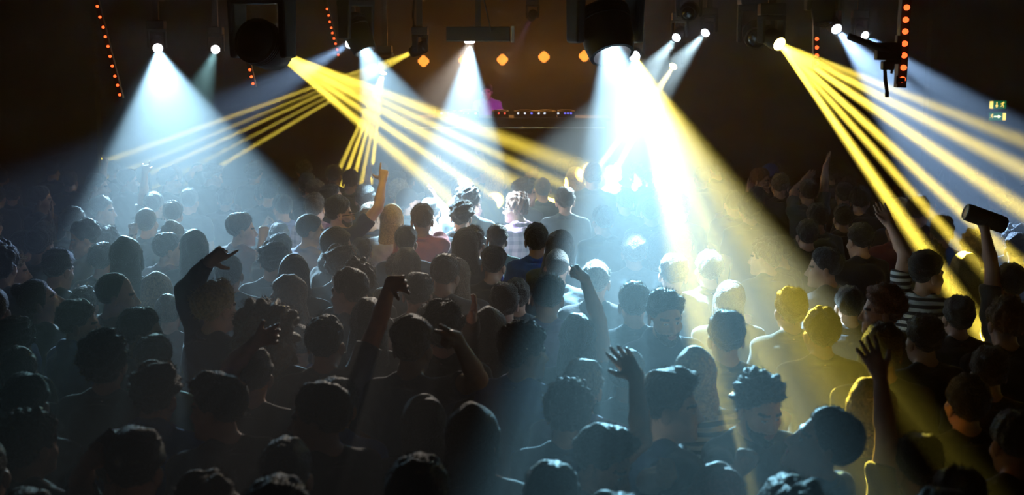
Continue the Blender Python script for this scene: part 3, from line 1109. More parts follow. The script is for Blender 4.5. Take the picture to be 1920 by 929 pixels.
# hanging cable loop on the far truss
k = at(776, 22, 12.0)
cb = MB().tube([(0, .05, .12), (-.01, 0, -.05), (0, 0, -.14), (-.02, 0, -.20), (-.018, 0, -.26), (0, 0, -.28), (.02, 0, -.25), (.018, 0, -.20), (.004, 0, -.14)], .012, 8).build('cable_loop', RUBBER, None, True)
cb.location = k
tag(cb, 'black cable with a loop hanging from the far truss', 'cable')

# ---------------------------------------------------------------- stage, booth and decks
SZ = .95
mb = MB().box((0, (YS + .2 + WB) / 2, SZ / 2), (10.3, WB - YS - .22, SZ))
structure(mb.build('trim_1', STAGEM), 'low black stage under the disc jockey booth')
zt = at(945, 213, 15.0).z
YB = 15.05 * DK
bo = empty('dj_booth', (-.1, YB, SZ))
tag(bo, 'long dark disc jockey booth on the stage', 'booth')
hb = zt - SZ - .05
MB().box((0, -.2, hb / 2), (2.7, .04, hb)).build('front_panel', BLACKWALL, bo)
MB().box((0, .1, hb - .02), (2.8, .70, .04), None, .006).build('table_top', BLACKPL, bo)
for s in (-1, 1):
    MB().box((1.33 * s, .1, hb / 2 - .02), (.04, .6, hb - .04)).build('side_panel', BLACKWALL, bo)
MB().box((0, -.225, hb - .13), (2.66, .012, .012)).build('edge_trim', ALU, bo)
LEDW = principled('led_white', (.5, .5, .5), .3, emit=(.7, .75, 1), estr=4)
LEDR = principled('led_deck_red', (.5, .02, .02), .3, emit=(1, .08, .06), estr=3)
LEDB = principled('led_blue', (.02, .02, .5), .3, emit=(.15, .15, 1), estr=4)
decks = (('deck_player', 835, .30, ((-.05, 'w'), (.04, 'w'))), ('deck_player', 878, .30, ((-.06, 'b'), (.0, 'b'), (.1, 'r'))), ('dj_mixer', 938, .26, ((-.02, 'r'), (.06, 'r'))),
         ('deck_player', 984, .32, ((-.09, 'w'), (.0, 'w'), (.09, 'b'))), ('deck_player', 1024, .30, ((-.10, 'w'), (-.02, 'w'))), ('deck_player', 1062, .26, ((-.11, 'w'), (-.02, 'b'), (.02, 'b'), (.06, 'b'))))
for i, (nm, u, wd, leds) in enumerate(decks):
    p = at(u, 213, 14.98)
    dk = empty(nm, (p.x, YB + .07, SZ + hb))
    lbs = ('black deck player at the left end of the booth', 'black deck player under the left of the disc jockey', 'black mixer right of the disc jockey with red lights',
           'black deck player with two white lights right of the mixer', 'black deck player second from the right end of the booth', 'black deck player with blue lights at the right end of the booth')
    tag(dk, lbs[i], 'music player')
    bd = MB().box((0, 0, .04), (wd - .03, .34, .08), None, .008).build('body', BLACKPL, dk)
    MB().lathe([(.09, .08), (.088, .092), (.02, .094)], 24).build('jog_wheel' if nm == 'deck_player' else 'level_knob', BLACKMET, dk, True)
    for x, cc in leds:
        MB().box((x, -.172, .055), (.022, .008, .014)).build('led', {'w': LEDW, 'r': LEDR, 'b': LEDB}[cc], dk)

# ---------------------------------------------------------------- exit signs
SGREEN = principled('exit_green', (.0, .06, .02), .4, emit=(.0, .16, .05), estr=.9)
SLIT = principled('exit_amber_lit', (.5, .4, .1), .4, emit=(1, .62, .12), estr=2.2)
SWHT = principled('exit_white_lit', (.5, .5, .4), .4, emit=(.85, .95, .55), estr=2.0)
def poly_plate(mb, pts, y, th=.004):
    n = len(pts)
    vs = [(x, y, z) for x, z in pts] + [(x, y + th, z) for x, z in pts]
    fs = [tuple(range(n)), tuple(range(n, 2 * n))[::-1]] + [(i, (i + 1) % n, n + (i + 1) % n, n + i)[::-1] for i in range(n)]
    mb.add(vs, fs)
def runner(mb, cx, cz, k, y, fl=1):
    P = lambda x, z: (cx + fl * x * k, cz + z * k)
    poly_plate(mb, [P(.25 + .13 * math.cos(a), .78 + .13 * math.sin(a)) for a in [i * math.pi / 5 for i in range(10)]], y)
    def limb(x0, z0, x1, z1, w):
        dx, dz = x1 - x0, z1 - z0
        L = math.hypot(dx, dz); nx, nz = -dz / L * w, dx / L * w
        poly_plate(mb, [P(x0 + nx, z0 + nz), P(x1 + nx, z1 + nz), P(x1 - nx, z1 - nz), P(x0 - nx, z0 - nz)], y)
    limb(.1, .62, -.1, .05, .11); limb(.1, .58, .5, .45, .05); limb(.05, .55, -.4, .45, .05); limb(-.4, .45, -.48, .15, .045)
    limb(-.05, .05, .3, -.25, .07); limb(.3, -.25, .22, -.7, .06); limb(-.1, .05, -.3, -.4, .07); limb(-.3, -.4, -.7, -.5, .06)
def arrow(mb, cx, cz, k, y, ang):
    ca, sa = math.cos(ang), math.sin(ang)
    R = lambda x, z: (cx + k * (x * ca - z * sa), cz + k * (x * sa + z * ca))
    poly_plate(mb, [R(-1, .16), R(.2, .16), R(.2, -.16), R(-1, -.16)], y)
    poly_plate(mb, [R(.1, .5), R(1, 0), R(.1, -.5)], y)
for v, lb in ((197, 'upper green exit sign with down arrow and running figure'), (219, 'lower green exit sign with arrow pointing right')):
    p = at(1872, v, 13.95)
    e = empty('exit_sign', (p.x, YS, p.z))
    tag(e, lb, 'exit sign', 'exit signs')
    MB().box((0, -.045, 0), (.225, .085, .112), None, .004).build('housing', BLACKPL, e)
    MB().box((0, -.090, 0), (.212, .006, .098)).build('panel', SGREEN, e)
    y = -.098
    d_, a_, r_ = MB(), MB(), MB()
    if v == 197:
        poly_plate(d_, [(-.10, -.044), (-.058, -.044), (-.058, .044), (-.10, .044)], y)
        arrow(a_, -.012, 0, .036, y, -math.pi / 2)
        runner(r_, .062, 0, .044, y)
        d_.build('door_symbol', SLIT, e); a_.build('arrow_symbol', SLIT, e); r_.build('figure_symbol', SLIT, e)
    else:
        runner(r_, -.072, .005, .034, y)
        arrow(a_, -.002, 0, .046, y, 0)
        poly_plate(d_, [(.062, -.044), (.10, -.044), (.10, .044), (.062, .044)], y)
        d_.build('door_symbol', SLIT, e); a_.build('arrow_symbol', SWHT, e); r_.build('figure_symbol', SLIT, e)
# ---------------------------------------------------------------- the crowd
PEOPLE = []
def p(x, y, yaw, hair, hc, sleeve, top, L=None, ref=None, **kw):
    PEOPLE.append(dict(x=x, y=y, yaw=yaw, hair=hair, hc=hc, sl=sleeve, top=top, L=L, ref=ref, **kw))
# x, y: where the photograph shows the crown of the head; yaw: 0 faces the stage, 90 faces right, 180 faces the camera
# arms: R / L = elbow pixel, wrist pixel, fingertip pixel, hand shape, palm side (c camera, a away, l, r), depth leaning of the bones
# --- back rows, left
p(71, 343, 80, 'short', 'dark', 'short', 'dark', 'person in dark top near the left edge with a hand by the face', 'the far left hand raiser', R=((84, 425), (95, 405), (98, 378), 'flat', 'l', -1))
p(178, 320, 80, 'short', 'black', 'short', 'black')
p(236, 312, 70, 'short', 'dark', 'short', 'black', 'person in dark striped-sleeve top pointing one finger up at far left', 'the far left pointer', L_=((193, 340), (196, 313), (201, 292), 'point', 'c', 1))
p(312, 310, 80, 'short', 'dark', 'short', 'dark')
p(286, 355, 10, 'crop', 'dark', 'short', 'dark', 'person facing away with a thin arm raised inside the left beam', 'the left beam hand raiser', L_=((271, 350), (272, 325), (277, 304), 'horns', 'a', 1))
p(392, 302, 60, 'messy', 'light', 'short', 'slate', 'person bowing the head to the right under the left beam edge', 'the bowed head', L_=((352, 334), (366, 316), (382, 314), 'flat', 'a', 1), hp=-15)
p(353, 348, 5, 'short', 'dark', 'short', 'slate')
p(320, 370, -10, 'crop', 'brown', 'short', 'slate')
p(186, 361, 85, 'crop', 'dark', 'short', 'charcoal', 'person in charcoal T-shirt in profile smiling to the right', 'the smiling profile')
p(155, 402, -105, 'short', 'dark', 'short', 'charcoal', 'person in charcoal top turned left looking down', 'the one looking down left', hp=-12)
p(130, 388, 10, 'quiff', 'dark', 'short', 'black')
p(138, 380, 15, 'short', 'black', 'short', 'black')
p(102, 418, 20, 'crop', 'dark', 'short', 'black')
p(89, 409, 0, 'short', 'dark', 'short', 'black')
p(287, 382, 10, 'buzz', 'brown', 'long', 'charcoal', 'broad person in charcoal jumper facing away under the left beam', 'the charcoal jumper')
p(322, 408, 0, 'bun', 'light', 'none', 'slate')
p(212, 421, 10, 'messy', 'brown', 'short', 'charcoal', 'person facing away raising a pale sleeved fist', 'the fist raiser', R=((246, 466), (249, 440), (255, 413), 'fist', 'c', 1))
p(219, 436, 0, 'bob', 'dark', 'short', 'black')
p(172, 448, 10, 'short', 'dark', 'short', 'black')
p(117, 457, 20, 'short', 'black', 'short', 'black')
p(325, 430, 60, 'short', 'dark', 'short', 'maroon')
p(362, 425, 0, 'long', 'dark', 'short', 'dark')
p(447, 392, 70, 'short', 'brown', 'short', 'maroon')
p(45, 425, 30, 'short', 'black', 'short', 'black')
p(33, 446, 0, 'curly', 'dark', 'short', 'black')
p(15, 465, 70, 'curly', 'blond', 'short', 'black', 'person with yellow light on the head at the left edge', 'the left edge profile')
p(465, 470, 0, 'short', 'dark', 'short', 'slate')
p(255, 505, 10, 'bob', 'blond', 'short', 'charcoal')
p(192, 500, 75, 'thin', 'dark', 'short', 'maroon', 'person in maroon top in profile with lit forehead', 'the lit forehead')
p(96, 514, 75, 'bun', 'dark', 'none', 'black', 'person in sleeveless top lifting the face to the right', 'the upturned left face', hp=22)
p(24, 528, 0, 'buzz', 'dark', 'short', 'lightblue')
p(147, 552, 75, 'short', 'brown', 'long', 'blue', 'person in blue jacket in profile with three fingers up behind', 'the left blue jacket')
p(140, 530, 0, 'short', 'black', 'short', 'black', 'person hidden but for a hand with spread fingers', 'the hidden hand', h=1.66, R=((160, 596), (160, 566), (154, 533), 'peace', 'a', 1))
p(276, 545, 0, 'bun', 'light', 'none', 'maroon')
p(276, 567, 80, 'short', 'black', 'short', 'dark', 'person in dark T-shirt in sharp profile right, lit along nose and chin', 'the sharp profile')
p(222, 612, 5, 'curly', 'black', 'short', 'black')
p(265, 619, 10, 'short', 'black', 'short', 'green', 'person in green top facing away at left', 'the green top')
p(280, 674, 5, 'messy', 'black', 'long', 'blue', 'person in bright blue jacket facing away at lower left', 'the bright blue jacket')
p(408, 519, 35, 'messy', 'blond', 'long', 'navy', 'person in navy long sleeves, left arm high, thumb and finger out', 'the tall arm raiser', h=1.84, L_=((348, 545), (393, 490), (446, 456), 'lpoint', 'a', -1))
p(440, 588, 0, 'short', 'dark', 'short', 'dark')
p(415, 689, -70, 'quiff', 'black', 'long', 'black', 'person in black jacket turned left at lower left', 'the black jacket', h=1.80)
p(492, 642, 0, 'short', 'black', 'short', 'dark', 'person in dark top with left wrist bent over the head', 'the bent wrist', L_=((432, 690), (484, 638), (540, 622), 'wave', 'c', -1))
p(516, 576, 0, 'bigcurly', 'light', 'short', 'charcoal', 'person in charcoal top facing away below the tall raised arm', 'the charcoal top')
p(558, 600, -15, 'buzz', 'grey', 'short', 'violet')
p(607, 582, 5, 'short', 'black', 'short', 'grey', 'person in grey T-shirt with right forearm up and hand drooping', 'the drooping hand', h=1.80, R=((712, 600), (733, 530), (772, 538), 'wave', 'c', -1))
p(560, 508, -80, 'long', 'light', 'short', 'maroon', 'person in maroon top in profile facing left above the charcoal top', 'the maroon left profile')
p(668, 493, -60, 'crop', 'dark', 'none', 'brown', 'person in sleeveless top with bare shoulders turned left', 'the bare shoulders')
p(588, 470, 0, 'long', 'dark', 'short', 'black')
p(690, 553, 0, 'longwavy', 'black', 'short', 'black')
p(740, 503, 0, 'short', 'black', 'short', 'dark')
p(766, 470, 15, 'curly', 'brown', 'short', 'dark')
p(770, 585, 20, 'fade', 'brown', 'short', 'navy', 'person in dark navy T-shirt making a sign beside the ear', 'the navy ear sign', h=1.80, R=((897, 712), (858, 640), (818, 634), 'peace', 'c', -1))
p(805, 560, 0, 'short', 'black', 'short', 'black')
p(832, 556, 10, 'messy', 'black', 'short', 'black')
p(848, 478, 0, 'long', 'light', 'short', 'dark', 'person in dark top facing away, light on both edges of the head', 'the edge lit head')
p(908, 456, 8, 'fade', 'black', 'short', 'black', 'person in black shirt facing away left of the dazzling beam', 'the black shirt')
p(952, 514, 0, 'short', 'dark', 'short', 'slate')
p(897, 570, 15, 'bob', 'dark', 'long', 'brown', 'person in glittering sleeve holding a hand up to the chin', 'the glittering sleeve', R=((872, 636), (885, 596), (894, 558), 'flat', 'l', -1))
# --- back rows, middle left
p(502, 331, 0, 'short', 'black', 'short', 'dark')
p(577, 319, 0, 'short', 'dark', 'short', 'dark')
p(625, 304, 10, 'short', 'dark', 'short', 'dark')
p(601, 331, -50, 'short', 'brown', 'short', 'dark', 'person in sunglasses turned half left in the yellow rays', 'the left sunglasses', glasses=1)
p(597, 355, 15, 'short', 'brown', 'short', 'redplaid', 'person in pink checked shirt facing away', 'the pink check')
p(622, 340, 80, 'short', 'black', 'short', 'dark', 'person in sunglasses looking right behind the pink check', 'the far sunglasses', glasses=1, hp=10)
p(655, 313, 0, 'short', 'brown', 'short', 'olive', 'person standing inside the steep yellow rays facing away', 'the yellow lit one')
p(685, 340, 0, 'short', 'dark', 'short', 'slate')
p(712, 299, 0, 'short', 'light', 'short', 'dark', 'person with a flat open palm up beside the steep yellow rays', 'the open palm', L_=((688, 352), (690, 330), (695, 305), 'flat', 'a', 1))
p(642, 362, 72, 'fade', 'black', 'short', 'navy', 'person in navy T-shirt and sunglasses, right arm raised, pointing up', 'the sunglasses pointer', glasses=1, beard=1, h=1.80, ty=12, R=((711, 388), (718, 338), (722, 306), 'lpoint', 'a', 1))
p(682, 373, 40, 'short', 'light', 'short', 'dark')
p(722, 378, 10, 'long', 'blond', 'short', 'white', 'person in white top facing away right of the sunglasses pointer', 'the white top')
p(745, 333, 5, 'curly', 'grey', 'short', 'plaid', 'person in blue and white checked shirt facing away', 'the blue check')
p(756, 314, -10, 'short', 'dark', 'short', 'slate')
p(773, 312, 0, 'crop', 'brown', 'short', 'slate')
p(768, 348, 60, 'short', 'dark', 'short', 'slate', 'person in slate T-shirt and black peaked cap looking up right', 'the black cap', cap='black', hp=18)
p(820, 313, 0, 'bigcurly', 'dark', 'short', 'slate', 'person raising a straight arm with open palm below the central beam', 'the straight arm', R=((829, 362), (822, 318), (817, 276), 'open', 'c', 1))
p(860, 297, 0, 'short', 'brown', 'short', 'slate')
p(862, 331, 0, 'messy', 'dark', 'short', 'dark')
p(878, 342, 10, 'curly', 'dark', 'short', 'slate')
p(884, 355, 150, 'short', 'brown', 'long', 'denim', 'person in denim shirt turned towards the camera', 'the denim shirt')
p(862, 371, 5, 'messy', 'dark', 'short', 'dark')
p(785, 375, 5, 'short', 'brown', 'short', 'pink', 'person in pink T-shirt facing away holding up a phone', 'the pink T-shirt', phone=1, h=1.84, dh=.02, R=((822, 440), (812, 418), (808, 398), 'grip', 'l', 1))
p(806, 366, 0, 'short', 'dark', 'short', 'white', 'person in white T-shirt raising a bare forearm', 'the white T-shirt', h=1.70, dh=.06, R=((836, 398), (818, 372), (806, 345), 'flat', 'l', 1))
p(927, 310, 10, 'longwavy', 'blond', 'short', 'slate', 'person under the yellow rays raising one hand with fingers spread', 'the spread fingers', R=((948, 386), (940, 362), (934, 334), 'open', 'c', 1))
p(895, 300, 60, 'short', 'dark', 'short', 'dark', 'person reaching a thin forearm through the yellow rays', 'the thin forearm', R=((916, 325), (905, 300), (896, 280), 'point', 'a', 1))
p(972, 357, -75, 'curly', 'ginger', 'long', 'redplaid', 'person in red checked shirt and glasses turned left, lit yellow', 'the red check', glasses=1)
p(930, 415, 0, 'short', 'brown', 'short', 'teal')
p(873, 420, 15, 'quiff', 'dark', 'short', 'denim')
p(840, 422, 0, 'long', 'dark', 'none', 'dark')
p(728, 417, 0, 'short', 'black', 'short', 'navy')
p(693, 440, 0, 'short', 'black', 'short', 'dark')
p(583, 393, 72, 'buzz', 'dark', 'short', 'violet', 'person in violet shirt in profile facing right', 'the violet shirt')
p(627, 421, 75, 'bob', 'dark', 'short', 'dark', 'person in dark top in profile right, face lit magenta', 'the magenta face')
p(655, 452, 0, 'short', 'black', 'short', 'black')
p(618, 455, 10, 'messy', 'brown', 'short', 'black')
p(530, 358, -35, 'short', 'dark', 'short', 'violet', 'person in pale violet top holding a phone with both hands', 'the phone holder', phone=2, L_=((486, 440), (497, 425), (505, 408), 'grip', 'r', 1), R=((528, 440), (515, 424), (508, 408), 'grip', 'l', 1))
p(538, 412, 0, 'short', 'dark', 'short', 'dark')
p(523, 431, 10, 'short', 'black', 'short', 'black', 'person raising a bare forearm beside the left beam edge', 'the bare forearm', L_=((488, 492), (492, 445), (498, 412), 'fist', 'a', 1))
p(541, 448, 0, 'messy', 'black', 'short', 'black')
p(652, 478, -20, 'messy', 'dark', 'short', 'black')
p(745, 460, 0, 'longwavy', 'brown', 'short', 'black')
p(812, 468, 10, 'short', 'brown', 'short', 'charcoal')
# --- back rows, under the dazzling beam
p(992, 291, 60, 'short', 'brown', 'short', 'slate')
p(1052, 295, 0, 'messy', 'brown', 'short', 'slate')
p(1080, 290, 0, 'short', 'brown', 'short', 'slate')
p(1078, 309, -20, 'bob', 'blond', 'short', 'slate')
p(1110, 300, 10, 'short', 'brown', 'short', 'slate')
p(1150, 300, 0, 'short', 'brown', 'short', 'slate')
p(1195, 304, 0, 'messy', 'brown', 'short', 'slate')
p(1240, 306, 0, 'short', 'light', 'short', 'slate')
p(980, 331, 70, 'messy', 'brown', 'short', 'dark')
p(1018, 326, 0, 'thin', 'brown', 'short', 'slate', 'person in slate top facing away where the yellow rays end', 'the end of rays')
p(1060, 345, 0, 'short', 'brown', 'short', 'slate')
p(1172, 350, 0, 'short', 'brown', 'short', 'slate')
p(1222, 362, 5, 'crop', 'brown', 'short', 'slate')
p(1132, 380, -15, 'short', 'brown', 'short', 'slate', 'person with rim lit head and neck in the dazzling beam', 'the rim lit head')
p(1275, 360, 0, 'short', 'light', 'short', 'slate')
p(1007, 411, 8, 'short', 'dark', 'short', 'blue', 'person in blue top facing away left of the dazzling beam', 'the blue top')
p(1045, 458, 0, 'thin', 'brown', 'short', 'slate')
p(1062, 425, 20, 'long', 'brown', 'short', 'slate')
p(1190, 430, 0, 'short', 'brown', 'short', 'slate')
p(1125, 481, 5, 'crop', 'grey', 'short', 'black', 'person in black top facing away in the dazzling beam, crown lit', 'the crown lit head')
p(1262, 468, 0, 'short', 'brown', 'short', 'slate')
p(1330, 461, -10, 'short', 'dark', 'short', 'olive', 'person rim lit at the yellow beam edge facing away', 'the beam edge head')
p(1092, 583, 0, 'longwavy', 'brown', 'none', 'dark', 'person facing away with a slender arm bent up left', 'the slender arm', R=((1118, 560), (1096, 522), (1072, 496), 'point', 'l', -1))
p(1007, 502, 0, 'short', 'brown', 'short', 'violet', 'person in pale violet T-shirt facing away', 'the pale violet T-shirt')
p(966, 521, 0, 'short', 'dark', 'short', 'slate')
p(1190, 520, 0, 'short', 'brown', 'short', 'slate')
p(1236, 529, 160, 'quiff', 'black', 'long', 'navy', 'person in open dark jacket facing the camera in the beam', 'the open jacket', h=1.90, beard=1)
p(976, 597, 62, 'curly', 'black', 'long', 'blue', 'person in blue jacket over white T-shirt in profile right', 'the blue jacket', h=1.80)
p(1365, 573, -5, 'short', 'dark', 'short', 'slate')
p(1368, 520, 0, 'long', 'dark', 'short', 'olive')
# --- back rows, right
p(1345, 293, -15, 'short', 'brown', 'short', 'dark')
p(1360, 294, 40, 'longwavy', 'dark', 'short', 'black')
p(1317, 308, 0, 'short', 'brown', 'short', 'olive')
p(1425, 310, 120, 'short', 'ginger', 'short', 'dark', 'person turned towards the right with fingers spread near the face', 'the hand at the face', R=((1402, 372), (1404, 358), (1409, 334), 'open', 'c', 1))
p(1443, 303, 60, 'short', 'dark', 'short', 'dark', 'person in a blue peaked cap far right of the dazzling beam', 'the blue cap', cap='blue')
p(1419, 345, 0, 'short', 'black', 'short', 'black')
p(1408, 358, 0, 'messy', 'black', 'short', 'black')
p(1376, 352, 0, 'short', 'black', 'short', 'olive')
p(1463, 320, 0, 'short', 'brown', 'short', 'black', 'person in black shirt with pale lit crown right of the blue cap', 'the pale crown')
p(1518, 331, 5, 'short', 'dark', 'short', 'slate', 'person raising a straight thin arm at the right back', 'the right straight arm', R=((1546, 345), (1548, 312), (1555, 286), 'open', 'l', 1), L_=((1488, 362), (1508, 338), (1528, 318), 'flat', 'a', 1))
p(1584, 337, 0, 'short', 'black', 'short', 'black')
p(1612, 345, 20, 'messy', 'black', 'short', 'black')
p(1582, 376, 0, 'crop', 'black', 'short', 'black')
p(1535, 375, -15, 'short', 'black', 'short', 'slate')
p(1617, 410, -20, 'short', 'black', 'short', 'dark')
p(1515, 405, 0, 'short', 'black', 'short', 'dark')
p(1467, 435, -80, 'short', 'dark', 'short', 'olive', 'person in profile left with a bright yellow lit face', 'the yellow face')
p(1441, 440, -60, 'curly', 'brown', 'short', 'olive')
p(1690, 366, 0, 'bob', 'blond', 'short', 'dark')
p(1722, 360, 40, 'short', 'brown', 'short', 'dark')
p(1770, 352, 30, 'short', 'brown', 'short', 'navy')
p(1697, 393, 0, 'short', 'dark', 'short', 'maroon')
p(1768, 398, 20, 'short', 'dark', 'short', 'blue', 'person in blue shirt between the two raised right arms', 'the right blue shirt')
p(1735, 464, 60, 'fade', 'black', 'short', 'stripes', 'person in striped shirt with left arm stretched up left', 'the striped arm raiser', h=1.80, L_=((1700, 462), (1668, 420), (1644, 384), 'flat', 'c', 1))
p(1760, 447, 0, 'curly', 'dark', 'short', 'dark')
p(1812, 467, 0, 'long', 'black', 'short', 'black')
p(1832, 425, -10, 'messy', 'blond', 'short', 'olive', 'person in olive top lit yellow below the raised black cylinder', 'the olive top')
p(1900, 486, -20, 'short', 'black', 'short', 'charcoal', 'person at the right edge holding up a black cylinder', 'the cylinder holder', L_=((1862, 470), (1846, 428), (1834, 398), 'grip', 'c', 1), speaker=1)
p(1908, 430, 20, 'short', 'dark', 'short', 'dark')
p(1553, 456, -78, 'short', 'black', 'short', 'dark', 'person in profile left with an orange lit face edge', 'the orange face')
p(1485, 529, -5, 'short', 'brown', 'short', 'olive', 'person facing away, lit yellow inside the wide yellow beam', 'the wide yellow beam')
p(1595, 529, 0, 'short', 'black', 'short', 'black')
p(1655, 527, -80, 'messy', 'ginger', 'short', 'yellow', 'person in pale yellow top in profile left with lit face', 'the pale yellow top')
p(1562, 565, -5, 'short', 'black', 'short', 'black', 'person in black T-shirt with one yellow lit shoulder', 'the lit shoulder', h=1.82)
p(1716, 580, -15, 'short', 'black', 'short', 'black')
p(1892, 550, 0, 'messy', 'light', 'short', 'black')
p(1800, 545, 0, 'short', 'black', 'short', 'black')
p(1660, 595, 0, 'short', 'black', 'short', 'dark')
# --- front rows
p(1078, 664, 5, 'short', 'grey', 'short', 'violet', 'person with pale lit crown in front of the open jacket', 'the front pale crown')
p(1126, 648, 40, 'short', 'dark', 'short', 'slate')
p(1222, 679, 100, 'quiff', 'brown', 'short', 'navy', 'person in dark navy T-shirt facing right with a fist low', 'the low fist', R=((1215, 905), (1245, 900), (1272, 878), 'fist', 'l', -1))
p(1086, 705, 5, 'curly', 'dark', 'short', 'navy', 'person in navy top facing away with brightly lit ears', 'the lit ears')
p(1122, 774, 118, 'quiff', 'dark', 'short', 'grey', 'person in grey T-shirt looking down right, open hand raised high', 'the raised open hand', hp=-18, L_=((1222, 808), (1192, 705), (1158, 655), 'wave', 'c', 1))
p(1305, 644, 0, 'bob', 'blond', 'short', 'stripes', 'person in black and white striped top facing away', 'the striped top')
p(1438, 681, 155, 'curly', 'dark', 'short', 'dark', 'person in dark T-shirt facing the camera with a pale fist up', 'the pale fist', beard=1, hp=-14, h=1.80, R=((1350, 905), (1388, 880), (1420, 826), 'fist', 'c', -1))
p(1375, 856, 0, 'long', 'red', 'none', 'black', 'person in sleeveless black top at the bottom edge below the pale fist', 'the bottom edge head')
p(1235, 921, 0, 'messy', 'brown', 'short', 'black')
p(1560, 747, -85, 'short', 'dark', 'long', 'denim', 'person in blue lit shirt in profile left looking up', 'the upturned face', hp=26)
p(1623, 699, 0, 'longwavy', 'blond', 'none', 'black', 'person in sleeveless black top lit yellow behind the upturned face', 'the yellow lit back')
p(1585, 895, 0, 'messy', 'brown', 'short', 'black')
p(1703, 803, 0, 'short', 'black', 'short', 'black', 'person in black, one dark arm with spread fingers stretched up', 'the dark arm', L_=((1668, 760), (1648, 676), (1603, 603), 'open', 'a', 1))
p(1790, 690, 0, 'short', 'black', 'short', 'black')
p(1860, 640, 0, 'short', 'black', 'short', 'black')
p(1880, 760, -10, 'short', 'black', 'short', 'black')
p(1800, 860, 0, 'short', 'black', 'short', 'black')
p(108, 762, 30, 'curly', 'brown', 'short', 'black')
p(60, 590, 10, 'curly', 'dark', 'short', 'black')
p(35, 640, 0, 'short', 'black', 'short', 'black')
p(100, 690, 0, 'short', 'black', 'short', 'dark')
p(190, 800, 5, 'short', 'black', 'short', 'black', 'person in black holding out a pale phone low at bottom left', 'the low phone', phone=3, L_=((150, 905), (165, 868), (190, 848), 'grip', 'a', -1))
p(347, 875, 0, 'messy', 'light', 'short', 'black')
p(594, 704, -75, 'short', 'brown', 'short', 'dark', 'person in dark top in profile left behind the dark blue jacket', 'the dark left profile')
p(636, 699, 0, 'short', 'black', 'long', 'blue', 'person in dark blue jacket with a bright blue left shoulder', 'the dark blue jacket')
p(772, 730, 0, 'long', 'dark', 'long', 'charcoal', 'person in ribbed dark jumper facing away', 'the ribbed jumper')
p(910, 749, 8, 'bob', 'dark', 'none', 'charcoal', 'person in patterned top with a thin necklace and bare nape', 'the necklace', necklace=1)
p(695, 840, 5, 'short', 'black', 'short', 'black')
p(795, 897, 10, 'short', 'black', 'short', 'teal', 'person in teal top at the bottom edge', 'the teal top', h=1.66, hood=1)
p(500, 810, 0, 'short', 'black', 'short', 'black')
p(240, 790, 0, 'short', 'black', 'short', 'black')
p(30, 800, 0, 'short', 'black', 'short', 'black')
p(45, 905, 0, 'short', 'black', 'short', 'black')
p(590, 880, 0, 'short', 'black', 'short', 'black')
p(1000, 850, 0, 'short', 'dark', 'short', 'black')
p(1480, 880, 0, 'short', 'black', 'short', 'black')
p(1690, 905, 0, 'short', 'black', 'short', 'black')

# ---- where each one stands: the ray through the crown meets the height of that person
for i, q in enumerate(PEOPLE):
    q['h'] = q.get('h', 1.76 + (.02 if q['L'] else .05) * math.sin(i * 2.4))
    q['fix'] = False
def place(q):
    w = at_height(q['x'], q['y'], q['h'])
    q['pos'] = np.array([w.x + q.get('sx', 0.), w.y])
for q in PEOPLE:
    place(q)
POS = np.array([q['pos'] for q in PEOPLE])
for it in range(10):
    for i, q in enumerate(PEOPLE):
        rest = np.delete(POS, i, 0)
        if np.hypot(*(rest - POS[i]).T).min() > .50:
            continue
        h0 = q.setdefault('h0', q['h'])
        dh, dx = (q.get('dh', .09), .05) if q['L'] else (.19, .12)
        best = None
        for h in np.linspace(max(1.56, h0 - dh), min(1.93, h0 + dh), 21):
            w = at_height(q['x'], q['y'], h)
            for sx in (-dx, -dx / 2, 0, dx / 2, dx):
                d = np.hypot(rest[:, 0] - w.x - sx, rest[:, 1] - w.y)
                e = (np.clip(.50 - d, 0, None) ** 2).sum() * (60 if not q['L'] else 25) + (h - h0) ** 2 * 6 + sx * sx * 10
                if best is None or e < best[0]:
                    best = (e, h, sx)
        q['h'], q['sx'] = float(best[1]), best[2]
        place(q)
        POS[i] = q['pos']
# people the front ones mostly hide
NP = len(PEOPLE)
fr = random.Random(9)
tries = 0
while tries < 9000:
    tries += 1
    d = fr.uniform(3.6, 13.5) * DK
    x = fr.uniform(-.395 * d - .15, .395 * d + .15)
    if abs(x) > WX - .4:
        continue
    pos = np.array([x, d])
    if all(np.hypot(*(pos - q['pos'])) > .66 for q in PEOPLE):
        h = fr.uniform(1.58, 1.68)
        v = Vector((x, d, h)) - Vector((0, 0, CZ))
        fz = v.y * math.cos(PITCH) - v.z * math.sin(PITCH)
        fy = v.y * math.sin(PITCH) + v.z * math.cos(PITCH)
        px, py = 960 + F * v.x / fz, 464.5 - F * fy / fz
        PEOPLE.append(dict(x=px, y=py, yaw=fr.uniform(-20, 20), hair=fr.choice(('short', 'crop', 'messy', 'curly', 'long', 'bob')), hc=fr.choice(('black', 'dark', 'brown')),
                           sl='short', top=fr.choice(('black', 'dark', 'charcoal')), L=None, ref=None, h=h, pos=pos, fill=True))


GEN = {'d0': ((0, 0, 0), 'down'), 'd1': ((4, -8, 3), 'down'), 'dl': ((-35, 0, 0), 'down'), 'dr': ((35, 0, 0), 'down'), 'du': ((-5, 12, -2), 'down')}
TROUS = [trousers_mesh()]
SHOES = {1: shoe_mesh(1), -1: shoe_mesh(-1)}
BEARD, CAPM_, GLASS = beard_mesh(), cap_mesh(), glasses_mesh()
TROUSM = [principled('denim_dark', (.03, .04, .07), .9, bump=.2, bscale=60), principled('trousers_black', (.012, .012, .012), .9, bump=.2, bscale=60)]
SHOEM = principled('shoe_leather', (.02, .018, .016), .5, bump=.1, bscale=40)
GLASSM = principled('sunglass_plastic', (.006, .006, .007), .1, spec=.7)
PHONEM = principled('phone_black', (.01, .01, .012), .2, spec=.6)

